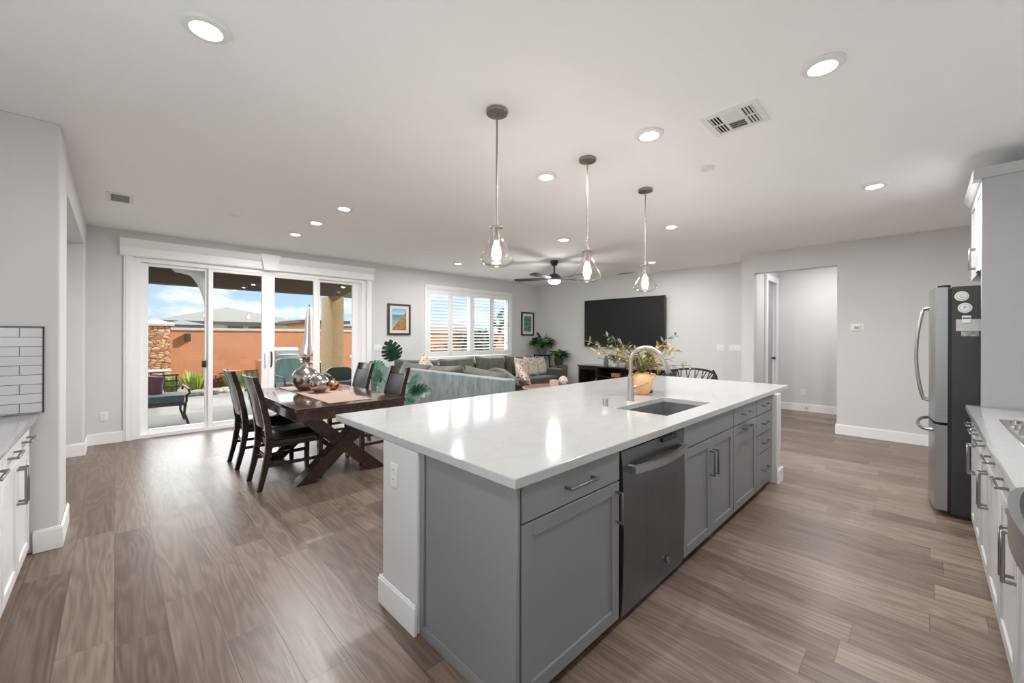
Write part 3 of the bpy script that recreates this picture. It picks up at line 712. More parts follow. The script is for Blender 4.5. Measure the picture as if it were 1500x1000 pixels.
# countertop with sink cut-out
sx0, sx1, sy0, sy1 = 2.52, 3.28, 1.155, 1.535
cx0, cx1, cy0, cy1 = 1.008, 5.09, 1.008, 2.64
w = MB(); b = bmesh.new()
def slab_with_hole(x0, x1, y0, y1, hx0, hx1, hy0, hy1, z0, z1):
    o_ = [(x0, y0), (x1, y0), (x1, y1), (x0, y1)]; h_ = [(hx0, hy0), (hx1, hy0), (hx1, hy1), (hx0, hy1)]
    vs = [(p[0], p[1], z) for z in (z0, z1) for p in o_ + h_]; fs = []
    for k in range(4):
        k2 = (k+1) % 4
        fs += [[k, k2, 4+k2, 4+k], [8+k, 8+k2, 12+k2, 12+k], [k, k2, 8+k2, 8+k], [4+k, 4+k2, 12+k2, 12+k]]
    return vs, fs
vs, fs = slab_with_hole(cx0, cx1, cy0, cy1, sx0, sx1, sy0, sy1, CT0, CT1); w.add(vs, fs)
ct = tag(w.build('countertop', m_quartz), 'long white quartz countertop of the kitchen island with sink cut-out', 'countertop')
bv = ct.modifiers.new('edge', 'BEVEL'); bv.width = 0.004; bv.segments = 2; bv.limit_method = 'ANGLE'
# sink
w = MB(); zr, zf = CT0-0.001, 0.66; q = 0.012
w.ring('z', sx0-q, sx1+q, sy0-q, sy1+q, q, zf, zr).box(sx0-q, sx1+q, sy0-q, sy1+q, zf-q, zf-0.0002)
s_ = tag(w.build('kitchen_sink', m_sink), 'undermount stainless steel sink sunk into the island countertop', 'sink')
MB().lathe([(0, 0.004), (0.03, 0.004), (0.045, 0.006), (0.045, 0.0), (0, 0)], (2.9, 1.40, zf+0.0005)).build('drain', m_nickel, s_)
# faucet: base at (2.90,1.63), spout arcs toward the sink (-y)
fa = thing('faucet', 'tall brushed nickel gooseneck faucet behind the island sink', 'faucet', (2.905, 1.625, CT1))
bx, by = 2.905, 1.625
MB().lathe([(0, 0), (0.030, 0), (0.030, 0.006), (0.0265, 0.012), (0.0225, 0.16), (0.017, 0.20), (0, 0.20)], (bx, by, CT1)).build('body', m_nickel, fa)
pts = [(bx, by, CT1+0.19), (bx, by, CT1+0.30)]; rad = 0.122; dxy = Vector((0.28, -0.96, 0)).normalized()
for k in range(1, 15):
    a = PI - k*(PI*0.90)/14; off = rad + rad*math.cos(a); pts.append((bx+dxy.x*off, by+dxy.y*off, CT1+0.30+rad*math.sin(a)))
MB().tube(pts, 0.0145, 14).build('gooseneck', m_nickel, fa)
p0 = Vector(pts[-1]); dr_ = (Vector(pts[-1])-Vector(pts[-2])).normalized()
MB().tube([p0, p0+dr_*0.02, p0+dr_*0.03, p0+dr_*0.115, p0+dr_*0.12], [0.0155, 0.0165, 0.018, 0.0205, 0.017], 14).build('spray_head', m_nickel, fa)
MB().cyl((bx, by, CT1+0.10), (bx+0.035, by-0.025, CT1+0.105), 0.016, 0.015, 14).tube([(bx+0.03, by-0.02, CT1+0.105), (bx+0.06, by-0.05, CT1+0.115), (bx+0.12, by-0.09, CT1+0.145)], [0.008, 0.006, 0.0045], 8).build('lever', m_nickel, fa)
tag(MB().lathe([(0, 0), (0.022, 0), (0.022, 0.055), (0.019, 0.06), (0, 0.061)], (2.545, 1.625, CT1)).build('air_gap_cap', m_nickel), 'short brushed nickel cylinder on the countertop beside the faucet', 'air gap')
# outlet on the island column
def outlet(c, n, label, kind='outlet', wide=1):
    c = Vector(c); n = Vector(n); a = Vector((-n.y, n.x, 0)); up_ = Vector((0, 0, 1)); m3 = Matrix((a, n, up_)).transposed()
    r = thing('wall_outlet' if kind == 'outlet' else 'wall_switch', label, 'outlet' if kind == 'outlet' else 'switch', c)
    MB().obox(c+n*0.003, (0.072*wide, 0.006, 0.117), m3, 0.002, 1).build('cover_plate', m_white, r)
    if kind == 'outlet':
        for dz in (0.024, -0.024):
            f_ = MB().obox(c+n*0.007+up_*dz, (0.035, 0.003, 0.030), m3, 0.001, 1).build('socket', m_white, r)
            w = MB()
            for dx in (-0.007, 0.007): w.obox(c+n*0.0088+up_*(dz+0.003)+a*dx, (0.002, 0.001, 0.008), m3)
            w.build('slots', m_black, f_)
    else:
        for k in range(wide):
            off = (k-(wide-1)/2)*0.046*1.0
            MB().obox(c+n*0.008+a*off, (0.033, 0.006, 0.066), m3, 0.002, 1).build('rocker', m_white, r)
    return r
outlet((1.01, 1.875, 0.70), (-1, 0, 0), 'white outlet on the wall end of the island')
outlet((-0.10, YW, 0.355), (0, -1, 0), 'white outlet low on the wall beside the sliding door')
outlet((3.62, YW, 1.18), (0, -1, 0), 'wide white switch plate on the wall between sliding door and coastal picture', 'switch', 2)
outlet((3.85, YW, 1.18), (0, -1, 0), 'single white switch plate below the framed coastal picture', 'switch', 1)
outlet((XT, 2.74, 1.20), (-1, 0, 0), 'white switch plate on the television wall, closer to the television', 'switch', 2)
outlet((XT, 2.48, 1.20), (-1, 0, 0), 'white switch plate on the television wall, closer to the hall opening', 'switch', 3)
outlet((9.36, 1.62, 0.36), (-1, 0, 0), 'white outlet low on the hallway back wall')
tag(MB().cyl((9.343, 1.56, 0.075), (9.30, 1.56, 0.075), 0.012, 0.016, 12).build('door_stop', m_nickel), 'small metal door stop on the hallway baseboard', 'door stop')
th = thing('thermostat', 'white thermostat with grey screen on wall between hall opening and fridge', 'thermostat', (XR, 0.665, 1.50))
MB().box(XR-0.006, XR, 0.60, 0.745, 1.49, 1.595, 0.004, 2).box(XR-0.022, XR-0.005, 0.635, 0.735, 1.50, 1.585, 0.006, 2).build('case', m_white, th)
box(XR-0.024, XR-0.0215, 0.655, 0.705, 1.525, 1.562, 0.001, 1).build('screen', m_pull, th)

# vase and branches on the island
vx, vy = 3.30, 1.735
va = tag(MB().lathe([(0, 0), (0.046, 0), (0.055, 0.008), (0.082, 0.055), (0.092, 0.095), (0.088, 0.135), (0.070, 0.165), (0.056, 0.176), (0.056, 0.186), (0.061, 0.192), (0.053, 0.190), (0.048, 0.175), (0.05, 0.02), (0, 0.02)], (vx, vy, CT1), 40).build('vase', m_peach), 'round peach ceramic vase behind the faucet on the island', 'vase')
MB().tube([(vx-0.05, vy+0.05, CT1+0.178), (vx-0.085, vy+0.075, CT1+0.175), (vx-0.09, vy+0.08, CT1+0.15), (vx-0.065, vy+0.058, CT1+0.135)], 0.010, 8).build('handle', m_peach, va)
MB().tube([(vx+0.05, vy-0.05, CT1+0.178), (vx+0.085, vy-0.075, CT1+0.175), (vx+0.09, vy-0.08, CT1+0.15), (vx+0.065, vy-0.058, CT1+0.135)], 0.010, 8).build('handle', m_peach, va)
rnd = random.Random(4)
def leafquad(w, p, d, nrm, L, W_, curl=0.1):
    d = d.normalized(); s = d.cross(nrm)
    if s.length < 1e-4: s = d.cross(Vector((1, 0, 0)))
    s.normalize(); nn = s.cross(d)
    prof = [(0, 0.12), (0.25, 0.8), (0.5, 1.0), (0.78, 0.65), (1.0, 0.04)]
    vs = []; fs = []
    for t_, k in prof:
        c = p + d*L*t_ - nn*curl*L*t_*t_
        vs += [c - s*W_/2*k, c + nn*0.12*W_*k*-1, c + s*W_/2*k]
    for i in range(4):
        fs += [[i*3, i*3+1, i*3+4, i*3+3], [i*3+1, i*3+2, i*3+5, i*3+4]]
    w.add(vs, fs)
tips = [(-0.58, 0.30), (-0.50, 0.20), (-0.36, 0.36), (-0.26, 0.24), (-0.10, 0.22), (0.10, 0.20), (0.26, 0.30), (0.40, 0.38), (0.42, 0.22), (0.50, 0.06), (-0.24, 0.10), (0.20, 0.07), (-0.42, 0.13), (0.02, 0.10), (0.33, 0.12)]
blabels = ['dried leafy branch spreading toward the television in the peach vase', 'dried leafy branch spreading toward the hall opening in the peach vase', 'short leafy branch standing upright in the peach vase']
for k, (s_, h_) in enumerate(tips):
    b0 = Vector((vx, vy, CT1+0.10)); depth = rnd.uniform(-0.14, 0.14)
    end = Vector((vx, vy, CT1+0.20)) + rt*s_*0.84 + fw*depth + Vector((0, 0, h_*0.86))
    m1 = Vector((vx, vy, CT1+0.20)) + rt*s_*0.03 + fw*depth*0.1
    ctrl = m1 + Vector((0, 0, h_*0.42+0.05)) + rt*s_*0.16
    pts = [b0, m1]
    for i in range(1, 9):
        t_ = i/8; pts.append((1-t_)**2*m1 + 2*t_*(1-t_)*ctrl + t_*t_*end)
    lab = blabels[0] if s_ < -0.2 else blabels[1] if s_ > 0.2 else blabels[2]
    br = tag(MB().tube(pts, [0.003]*2 + [0.0028-0.0002*i for i in range(8)], 6).build('dried_branch', m_stem), lab, 'branch', lab.replace('dried leafy branch', 'leafy branches').replace('short leafy branch', 'short branches'))
    wl = MB()
    for i in range(3, 10):
        p = pts[i]; t_ = (pts[i]-pts[i-1]).normalized()
        for q in range(6 if i < 9 else 5):
            dd_ = (t_*rnd.uniform(0.2, 0.9) + Vector((rnd.uniform(-1, 1), rnd.uniform(-1, 1), rnd.uniform(-0.8, 0.8)))).normalized()
            leafquad(wl, p - t_*rnd.uniform(0, 0.03), dd_, Vector((rnd.uniform(-.5, .5), rnd.uniform(-.5, .5), 1)).normalized(), rnd.uniform(0.045, 0.082), rnd.uniform(0.014, 0.023), rnd.uniform(-0.2, 0.3))
    wl.build('leaves', [m_euc, m_eucy, m_eucd, m_eucy, m_euc][k % 5], br)
tag(MB().sphere((vx+0.12, vy-0.02, CT1+0.018), 0.018, (1.5, 1, 1)).build('seed_pod', m_redmetal), 'small dark red pod lying beside the peach vase', 'pod')

# ------------------------------------------------------------------ dining table
TX0, TX1, TY0, TY1 = 1.115, 2.165, 3.79, 5.62
tb = thing('dining_table', 'espresso wood trestle dining table with crossed legs', 'table', ((TX0+TX1)/2, (TY0+TY1)/2, 0))
MB().box(TX0, TX1, TY0, TY1, 0.728, 0.762, 0.006, 2).build('tabletop', m_table, tb)
w = MB(); a = 0.012
w.ring('z', TX0+a, TX1-a, TY0+a, TY1-a, 0.025, 0.645, 0.727)
w.build('apron', m_table, tb)
xm = (TX0+TX1)/2
for yy in (4.13, 5.18):
    w = MB()
    for s in (1, -1):
        x0, x1 = xm - s*0.36, xm + s*0.36
        hw = 0.075
        poly = [(x0-hw*1.2, 0.0), (x0+hw*1.2, 0.0), (x1+hw*1.2, 0.645), (x1-hw*1.2, 0.645)]
        w.prism(poly, 'y', yy-0.07 + (0.0 if s > 0 else 0.012), yy+0.07 - (0.0 if s > 0 else 0.012))
    w.build('crossed_leg', m_wood, tb)
MB().box(xm-0.035, xm+0.035, 4.19, 5.12, 0.27, 0.37, 0.004, 1).build('stretcher', m_wood, tb)
rn = tag(MB().box(1.44, 1.85, 3.93, 5.56, 0.763, 0.766).build('table_runner', m_runner), 'brown woven table runner along the dining table', 'table runner')
w = MB()
for k in range(26):
    x = 1.445 + k*0.016; w.box(x, x+0.005, 3.905, 3.93, 0.7632, 0.765)
w.build('fringe', plain('dark_fringe', (0.05, 0.035, 0.03), 0.9), rn)
def blobvase(x, y, r, neck, mat, label, h=None):
    h = h or 2*r*0.92; p = [(0, 0), (r*0.45, 0)]
    for k in range(1, 15):
        a = -PI/2 + 0.48 + k*(PI-0.9)/15; p.append((r*math.cos(a), h/2 + h/2*math.sin(a)))
    nk = r*0.24
    p += [(nk*1.25, h*0.985), (nk, h+neck*0.25), (nk*0.95, h+neck*0.8), (nk*1.35, h+neck), (nk*1.1, h+neck*0.98), (nk*0.7, h+neck*0.7), (nk*0.7, h*0.9), (0, h*0.9)]
    return tag(MB().lathe(p, (x, y, 0.7665), 36).build('vase', mat), label, 'vase')
blobvase(1.585, 5.05, 0.150, 0.11, m_silver, 'large mottled silver gourd vase with long neck on the dining table')
blobvase(1.635, 4.74, 0.108, 0.02, m_silver, 'medium silver ball vase in front of the tall silver one on the table')
blobvase(1.83, 4.86, 0.062, 0.02, m_copper, 'small copper ball vase beside the silver vases on the table')

# dining chairs; local frame: front +x, origin at floor centre
def make_chair(label):
    t = thing('dining_chair', label, 'chair', (0, 0, 0), 0, None)
    for s in (1, -1):
        y = s*0.195
        vs = []; prof = [(-0.305, 0.0, 0.020), (-0.262, 0.18, 0.024), (-0.232, 0.36, 0.027), (-0.228, 0.47, 0.028), (-0.245, 0.62, 0.026), (-0.285, 0.82, 0.024), (-0.345, 1.03, 0.021)]
        for x, z, hw in prof: vs += [(x-hw, y-0.018, z), (x+hw, y-0.018, z), (x+hw, y+0.018, z), (x-hw, y+0.018, z)]
        fs = [[3, 2, 1, 0], [24, 25, 26, 27]]
        for k in range(6):
            for j in range(4): fs.append([k*4+j, k*4+(j+1) % 4, k*4+4+(j+1) % 4, k*4+4+j])
        MB().add(vs, fs).build('rear_leg', m_wood, t, True)
        w = MB(); w.add([(0.20, y-0.022, 0), (0.232, y-0.022, 0), (0.232, y+0.022, 0), (0.20, y+0.022, 0), (0.192, y-0.025, 0.44), (0.24, y-0.025, 0.44), (0.24, y+0.025, 0.44), (0.192, y+0.025, 0.44)],
                        [[3, 2, 1, 0], [4, 5, 6, 7], [0, 1, 5, 4], [1, 2, 6, 5], [2, 3, 7, 6], [3, 0, 4, 7]])
        w.build('front_leg', m_wood, t, True)
        MB().box(-0.25, 0.21, y-0.010, y+0.010, 0.20, 0.232, 0.003, 1).build('stretcher', m_wood, t, True)
    MB().box(-0.245, -0.228, -0.18, 0.18, 0.265, 0.30, 0.003, 1).build('stretcher', m_wood, t, True)
    MB().box(-0.225, 0.235, -0.205, 0.205, 0.375, 0.44, 0.006, 2).build('seat_frame', m_wood, t, True)
    w = MB().cushion((0, 0, 0), (0.47, 0.10, 0.45), Euler((R(90), 0, 0)), 0.35, 10, 0.05); w.xform(Matrix.Translation((0.01, 0, 0.455)))
    w.build('seat', m_leather, t, True)
    # curved back: rails and padded panel
    def bk(z): # x of the back line
        pr = [(0.47, -0.228), (0.62, -0.245), (0.82, -0.285), (1.03, -0.345)]
        for (a, xa), (b_, xb) in zip(pr[:-1], pr[1:]):
            if a <= z <= b_: return xa + (xb-xa)*(z-a)/(b_-a)
        return -0.345
    def curved(z0, z1, y0, y1, th, bow, xo=0.0, nz_=6, ny=8):
        vs = []; fs = []
        for side in (0, 1):
            for i in range(nz_+1):
                z = z0 + (z1-z0)*i/nz_
                for j in range(ny+1):
                    y = y0 + (y1-y0)*j/ny; c_ = -bow*(1-(2*(y)/(0.42))**2)
                    vs.append((bk(min(z, 1.03)) + xo + c_ + (th/2 if side else -th/2), y, z))
        m_ = ny+1; k = (nz_+1)*m_
        for sd in (0, 1):
            for i in range(nz_):
                for j in range(ny): fs.append([sd*k+i*m_+j, sd*k+i*m_+j+1, sd*k+(i+1)*m_+j+1, sd*k+(i+1)*m_+j])
        for j in range(ny): fs += [[j, j+1, k+j+1, k+j], [nz_*m_+j, nz_*m_+j+1, k+nz_*m_+j+1, k+nz_*m_+j]]
        for i in range(nz_): fs += [[i*m_, (i+1)*m_, k+(i+1)*m_, k+i*m_], [i*m_+ny, (i+1)*m_+ny, k+(i+1)*m_+ny, k+i*m_+ny]]
        return MB().add(vs, fs)
    curved(0.955, 1.03, -0.205, 0.205, 0.03, 0.03).build('top_rail', m_wood, t, True)
    curved(0.555, 0.60, -0.18, 0.18, 0.025, 0.022).build('lower_rail', m_wood, t, True)
    curved(0.60, 0.955, -0.185, 0.185, 0.014, 0.026, -0.006).build('back_panel', m_wood, t, True)
    curved(0.625, 0.945, -0.165, 0.165, 0.03, 0.022, 0.012).build('back_pad', m_leather, t, True)
    return t
ch = make_chair('dark leather dining chair closest to the camera, its back to the kitchen')
ch.location = (1.23, 4.37, 0)
dup(ch, (1.215, 5.22, 0), 0, 'dark leather dining chair beyond the closest one, near the sliding door')
dup(ch, (2.13, 4.47, 0), PI, 'dark leather dining chair with its back to the sofa, beside the monstera')
dup(ch, (2.13, 5.40, 0), PI, 'dark leather dining chair across the table, with monstera behind, closer to the sliding door')

# ------------------------------------------------------------------ monstera
def monstera_leaf(w, p, d, nrm, size, n=6):
    d = d.normalized(); s = d.cross(nrm).normalized(); nn = s.cross(d)
    L = size
    def pt(u, v): return p + d*(u*L) + s*(v*L) - nn*(0.22*L*(u-0.35)**2 + 0.25*L*v*v)
    # each side: lobes separated by slits, all joined to the midrib strip
    for sg in (1, -1):
        for k in range(n):
            t0, t1 = k/n, (k+0.72)/n
            def wd(t): return 0.5*math.sin(PI*min(1, (0.10+0.9*t)))**0.7 * (1-0.25*t)
            def fwd(t, v): return t*0.98 - 0.12 + 0.16*v*(1 - t)*-1 + 0.12*v
            a0, a1 = t0, t1; va, vb = wd(t0+0.02), wd(t1)
            q = [pt(fwd(a0, 0), 0), pt(fwd(a1+0.06, 0), 0), pt(fwd(a1+0.05, .4), sg*vb*0.5), pt(fwd(a1+0.04, 1), sg*vb), pt(fwd(a0+0.05, 1), sg*va), pt(fwd(a0, .4), sg*va*0.5)]
            w.add(q, [[0, 1, 2, 5], [5, 2, 3, 4]])
        w.add([pt(-0.05, 0), pt(0.85, 0), pt(0.78, sg*0.09), pt(-0.02, sg*0.12)], [[0, 1, 2, 3]])
mo = thing('monstera_plant', 'monstera plant with split leaves on the floor between table and sofa', 'plant', (2.95, 5.45, 0))
MB().lathe([(0, 0), (0.13, 0), (0.17, 0.3), (0.16, 0.3), (0.15, 0.27), (0, 0.27)], (2.95, 5.45, 0.0)).build('pot', m_dkpot, mo)
MB().lathe([(0, 0), (0.149, 0)], (2.95, 5.45, 0.272)).build('soil', m_soil, mo)
rnd = random.Random(11)
LV = [((-0.02, 0.0, 1.07), (-0.35, -0.25, 0.55), 0.34), ((-0.14, 0.18, 0.80), (-0.5, -0.1, 0.35), 0.32), ((0.04, -0.32, 0.60), (0.35, -0.6, 0.1), 0.34), ((-0.16, 0.05, 0.70), (-0.5, -0.3, 0.1), 0.28), ((0.02, -0.30, 0.74), (0.2, -0.8, 0.3), 0.26), ((-0.1, 0.3, 0.9), (-0.2, 0.7, 0.3), 0.30), ((0.02, -0.2, 0.50), (-0.1, -0.8, -0.1), 0.28)]
for (o_, d_, sz) in LV:
    p = Vector((2.95, 5.45, 0)) + Vector(o_); b0 = Vector((2.95+rnd.uniform(-.04, .04), 5.45+rnd.uniform(-.04, .04), 0.27))
    mid = (b0+p)/2 + Vector((0, 0, 0.12))
    pts = [(1-t_)**2*b0 + 2*t_*(1-t_)*mid + t_*t_*p for t_ in [i/6 for i in range(7)]]
    st_ = MB().tube(pts, 0.006, 6).build('stem', m_stem, mo)
    w = MB(); nrm = Vector((-fw.x*0.8, -fw.y*0.8, 0.7)).normalized()
    monstera_leaf(w, p, Vector(d_), nrm, sz); w.build('leaf', m_green2, st_)

# ------------------------------------------------------------------ sectional sofa
so = thing('sectional_sofa', 'grey velvet L-shaped sectional sofa below the shuttered window', 'sofa', (5.4, 5.6, 0))
SXA = 3.42
MB().box(SXA, SXA+0.20, 3.62, 7.05, 0.06, 0.865, 0.03, 3).build('backrest', m_velvet, so)
MB().box(SXA, SXA+0.95, 3.60, 3.80, 0.06, 0.60, 0.03, 3).build('armrest', m_velvet, so)
MB().box(SXA+0.2, SXA+0.95, 3.8, 7.05, 0.06, 0.30, 0.02, 2).box(SXA+0.95, 7.60, 6.15, 7.05, 0.06, 0.30, 0.02, 2).build('base', m_sofadk, so)
MB().box(SXA, 7.86, 7.05, 7.26, 0.06, 0.80, 0.03, 3).build('backrest', m_sofadk, so)
MB().box(7.58, 7.86, 6.12, 7.05, 0.06, 0.62, 0.04, 3).build('armrest', m_sofadk, so)
for (a, b_) in [(3.82, 4.85), (4.86, 5.9), (5.91, 7.03)]:
    MB().box(SXA+0.22, SXA+0.97, a, b_, 0.30, 0.47, 0.05, 3).build('seat_cushion', m_sofa, so)
for (a, b_) in [(4.42, 5.45), (5.46, 6.5), (6.51, 7.56)]:
    MB().box(a, b_, 6.12, 7.03, 0.30, 0.47, 0.05, 3).build('seat_cushion', m_sofadk, so)
for (a, b_, tl) in [(3.72, 4.72, 3), (4.74, 5.66, -2), (5.68, 6.55, 2), (6.57, 7.5, 0)]:
    MB().cushion(((a+b_)/2, 6.93, 0.70), (b_-a, 0.26, 0.50), Euler((R(-10), R(tl), 0)), 0.4, 10, 0.10).build('back_cushion', m_sofa if a > 4 else m_sofadk, so)
for (a, tl) in [(4.30, 4), (5.25, -3), (6.10, 2)]:
    MB().cushion((SXA+0.31, a, 0.71), (0.92, 0.24, 0.48), Euler((R(12), R(tl), R(-90))), 0.4, 10, 0.10).build('back_cushion', m_sofa, so)
def pillow(c, sz, rot, mat, label, th=0.15):
    return tag(MB().cushion(c, (sz, th, sz), Euler(tuple(R(a) for a in rot)), 0.6, 10, 0.16).build('throw_pillow', mat), label, 'pillow')
pillow((6.72, 6.52, 0.68), 0.47, (-14, 6, 0), m_spot, 'pale spotted throw pillow first in the row by the sofa end')
pillow((7.08, 6.56, 0.69), 0.48, (-14, 3, 0), m_spot, 'tan spotted throw pillow in the middle of the row of three')
pillow((7.42, 6.60, 0.68), 0.46, (-14, -4, 0), m_spot, 'tan spotted throw pillow against the sofa arm by the plants')
pillow((5.95, 5.75, 0.62), 0.46, (-35, 24, 25), m_spot2, 'brown leaf-print throw pillow lying at the front of the sofa')
pillow((4.15, 6.55, 0.80), 0.42, (-20, 45, 10), m_spot2, 'pink and cream patterned pillow standing on its corner below the window')
pillow((4.05, 6.2, 0.66), 0.45, (-30, 12, -40), m_sofa, 'olive square throw pillow leaning in the sofa corner', 0.17)
pillow((5.05, 5.35, 0.66), 0.5, (-60, 8, 20), m_sofa, 'olive throw pillow tipped over the sofa front edge', 0.2)
w = MB(); rnd = random.Random(5)
vs = []; fs = []; nx, ny = 14, 10
for i in range(nx+1):
    for j in range(ny+1):
        x = 5.05 + 0.75*i/nx; y = 6.30 + 0.42*j/ny
        vs.append((x, y, 0.572 + 0.05*math.sin(i*1.3+j*0.8) + 0.03*math.sin(j*2.1-i*0.6)))
k = len(vs); vs += [(x, y, z-0.045) for x, y, z in vs]
m_ = ny+1
for i in range(nx):
    for j in range(ny):
        q = [i*m_+j, (i+1)*m_+j, (i+1)*m_+j+1, i*m_+j+1]; fs += [q, [a+k for a in q][::-1]]
for i in range(nx): fs += [[i*m_, (i+1)*m_, (i+1)*m_+k, i*m_+k], [i*m_+ny, (i+1)*m_+ny, (i+1)*m_+ny+k, i*m_+ny+k]]
for j in range(ny): fs += [[j, j+1, j+1+k, j+k], [nx*m_+j, nx*m_+j+1, nx*m_+j+1+k, nx*m_+j+k]]
tag(w.add(vs, fs).build('throw_blanket', m_cream, angle=80), 'crumpled cream throw blanket on the sofa seat below the window', 'blanket')

# coffee table and things on it
co = thing('coffee_table', 'round oak coffee table in front of the sofa', 'table', (6.15, 5.15, 0))
MB().lathe([(0, 0.36), (0.56, 0.36), (0.58, 0.375), (0.58, 0.40), (0.56, 0.415), (0, 0.415)], (6.15, 5.15, 0), 48).build('top', m_coffee, co)
for k in range(4):
    a = PI/4 + k*PI/2; MB().tube([(6.15+0.42*math.cos(a), 5.15+0.42*math.sin(a), 0), (6.15+0.34*math.cos(a), 5.15+0.34*math.sin(a), 0.36)], [0.022, 0.03], 10).build('leg', m_coffee, co)
tag(MB().box(6.22, 6.35, 5.14, 5.27, 0.4155, 0.535, 0.006, 2).build('candle', m_pinkbox), 'square pale pink candle on the coffee table', 'candle')
tag(MB().sphere((6.50, 5.14, 0.416+0.095), 0.095).build('decorative_ball', m_spotball), 'brown spotted round ornament on the coffee table', 'ornament')

# potted plants by the TV wall
def stand(x, y, h, r, mat, name, label):
    t = thing(name, label, 'plant stand', (x, y, 0))
    MB().box(x-r, x+r, y-r, y+r, h-0.03, h, 0.004, 1).build('top', mat, t)
    MB().box(x-r+0.02, x+r-0.02, y-r+0.02, y+r-0.02, h*0.42, h*0.42+0.02).build('shelf', mat, t)
    for sx in (-1, 1):
        for sy in (-1, 1): MB().box(x+sx*(r-0.015)-0.014, x+sx*(r-0.015)+0.014, y+sy*(r-0.015)-0.014, y+sy*(r-0.015)+0.014, 0, h-0.03).build('leg', mat, t)
def leafy(x, y, z, pr, ph, mpot, mleaf, n, L, W_, spread, hgt, label, seed, name='potted_plant', wx=8.10, wy=99):
    t = thing(name, label, 'plant', (x, y, z)); rn_ = random.Random(seed)
    MB().lathe([(0, 0), (pr*0.7, 0), (pr, ph), (pr*0.92, ph), (pr*0.88, ph-0.02), (0, ph-0.02)], (x, y, z)).build('pot', mpot, t)
    ws = MB(); wl = MB()
    for k in range(n):
        a = rn_.uniform(0, 2*PI); rr = spread*math.sqrt(rn_.uniform(0.02, 1)); hh = hgt*rn_.uniform(0.35, 1.0)*(1-0.35*rr/spread)
        p = Vector((min(x+rr*math.cos(a), wx), min(y+rr*math.sin(a), wy), z+ph+hh)); b0 = Vector((x, y, z+ph-0.015)); mid = (b0*0.5+p*0.5) + Vector((0, 0, hh*0.25))
        ws.tube([b0, mid, p], 0.0035, 5)
        dd_ = Vector((min(math.cos(a), 0.1) if x+rr*math.cos(a) > wx-L else math.cos(a), min(math.sin(a), 0.1) if y+rr*math.sin(a) > wy-L else math.sin(a), rn_.uniform(-0.5, 0.5))); leafquad(wl, p, dd_, Vector((rn_.uniform(-.3, .3), rn_.uniform(-.3, .3), 1)).normalized(), L*rn_.uniform(0.7, 1.15), W_*rn_.uniform(0.8, 1.15), 0.25)
    ws.build('stems', m_stem, t); wl.build('leaves', mleaf, t)
    return t
stand(8.03, 7.06, 0.93, 0.155, m_frame, 'plant_stand', 'tall dark plant stand in the corner behind the sofa end')
leafy(8.03, 7.06, 0.931, 0.13, 0.17, m_bluepot, m_green, 60, 0.19, 0.13, 0.24, 0.36, 'large leafy green plant in a blue grey pot in the corner', 3, wx=8.12, wy=7.22)
stand(8.03, 6.50, 0.68, 0.16, m_rustic, 'plant_stand', 'short rustic wooden plant stand next to the television wall')
leafy(8.03, 6.50, 0.681, 0.13, 0.19, m_dkpot, m_green, 64, 0.16, 0.11, 0.16, 0.22, 'bushy green plant in a dark green pot on the short wooden stand', 8)
tag(MB().box(7.97, 8.09, 6.42, 6.58, 0.310, 0.42, 0.006, 2).build('storage_jar', m_mat), 'small pale jar on the shelf of the short wooden plant stand', 'jar')

# ------------------------------------------------------------------ TV and console
tv = thing('television', 'large black flat television mounted on the wall', 'television', (XT-0.09, 4.78, 1.17))
MB().box(XT-0.13, XT-0.085, 3.78, 5.80, 1.165, 2.275, 0.006, 2).build('housing', m_black, tv)
MB().box(XT-0.132, XT-0.1295, 3.80, 5.78, 1.185, 2.262).build('screen', m_screen, tv)
MB().box(XT-0.085, XT-0.0005, 4.4, 5.2, 1.45, 2.0).build('wall_mount', m_black, tv)
kx0, kx1, ky0, ky1, kz = 7.76, 8.255, 3.58, 5.68, 0.745
k_ = thing('media_console', 'long espresso media console with open shelves below the television', 'console', (8.0, 4.63, 0))
MB().box(kx0-0.02, kx1, ky0-0.03, ky1+0.03, kz-0.035, kz, 0.006, 2).build('top', m_wood, k_)
w = MB(); w.box(kx1-0.02, kx1, ky0, ky1, 0.05, kz-0.035).box(kx0, kx1, ky0, ky1, 0.05, 0.09)
for y in (ky0, ky0+0.5, ky1-0.5-0.03, ky1-0.03): w.box(kx0, kx1-0.02, y, y+0.03, 0.09, kz-0.035)
w.box(kx0+0.02, kx1-0.02, ky0+0.53, ky1-0.53, 0.50, 0.52).box(kx0+0.02, kx1-0.02, ky0+0.53, ky1-0.53, 0.28, 0.30)
w.box(kx0+0.03, kx1, ky0+0.02, ky0+0.06, 0, 0.05).box(kx0+0.03, kx1, ky1-0.06, ky1-0.02, 0, 0.05)
w.build('carcass', m_wood, k_)
for (a, b_) in [(ky0+0.005, ky0+0.525), (ky1-0.525, ky1-0.005)]:
    w = MB(); z0, z1 = 0.095, kz-0.04; s = 0.05
    w.box(kx0-0.018, kx0, a, a+s, z0, z1).box(kx0-0.018, kx0, b_-s, b_, z0, z1).box(kx0-0.018, kx0, a+s, b_-s, z0, z0+s).box(kx0-0.018, kx0, a+s, b_-s, z1-s, z1)
    dr2 = w.build('door', m_wood, k_)
    MB().box(kx0-0.010, kx0-0.006, a+s, b_-s, z0+s, z1-s).build('glass_pane', m_gpane, dr2)
    MB().sphere((kx0-0.03, b_-0.025 if a < 4.5 else a+0.025, 0.45), 0.013).build('knob', m_pull, dr2)
tag(MB().box(7.84, 7.92, 4.66, 4.86, 0.5205, 0.60, 0.004, 1).build('digital_clock_box', m_terra), 'small orange box on the upper shelf of the media console', 'box')
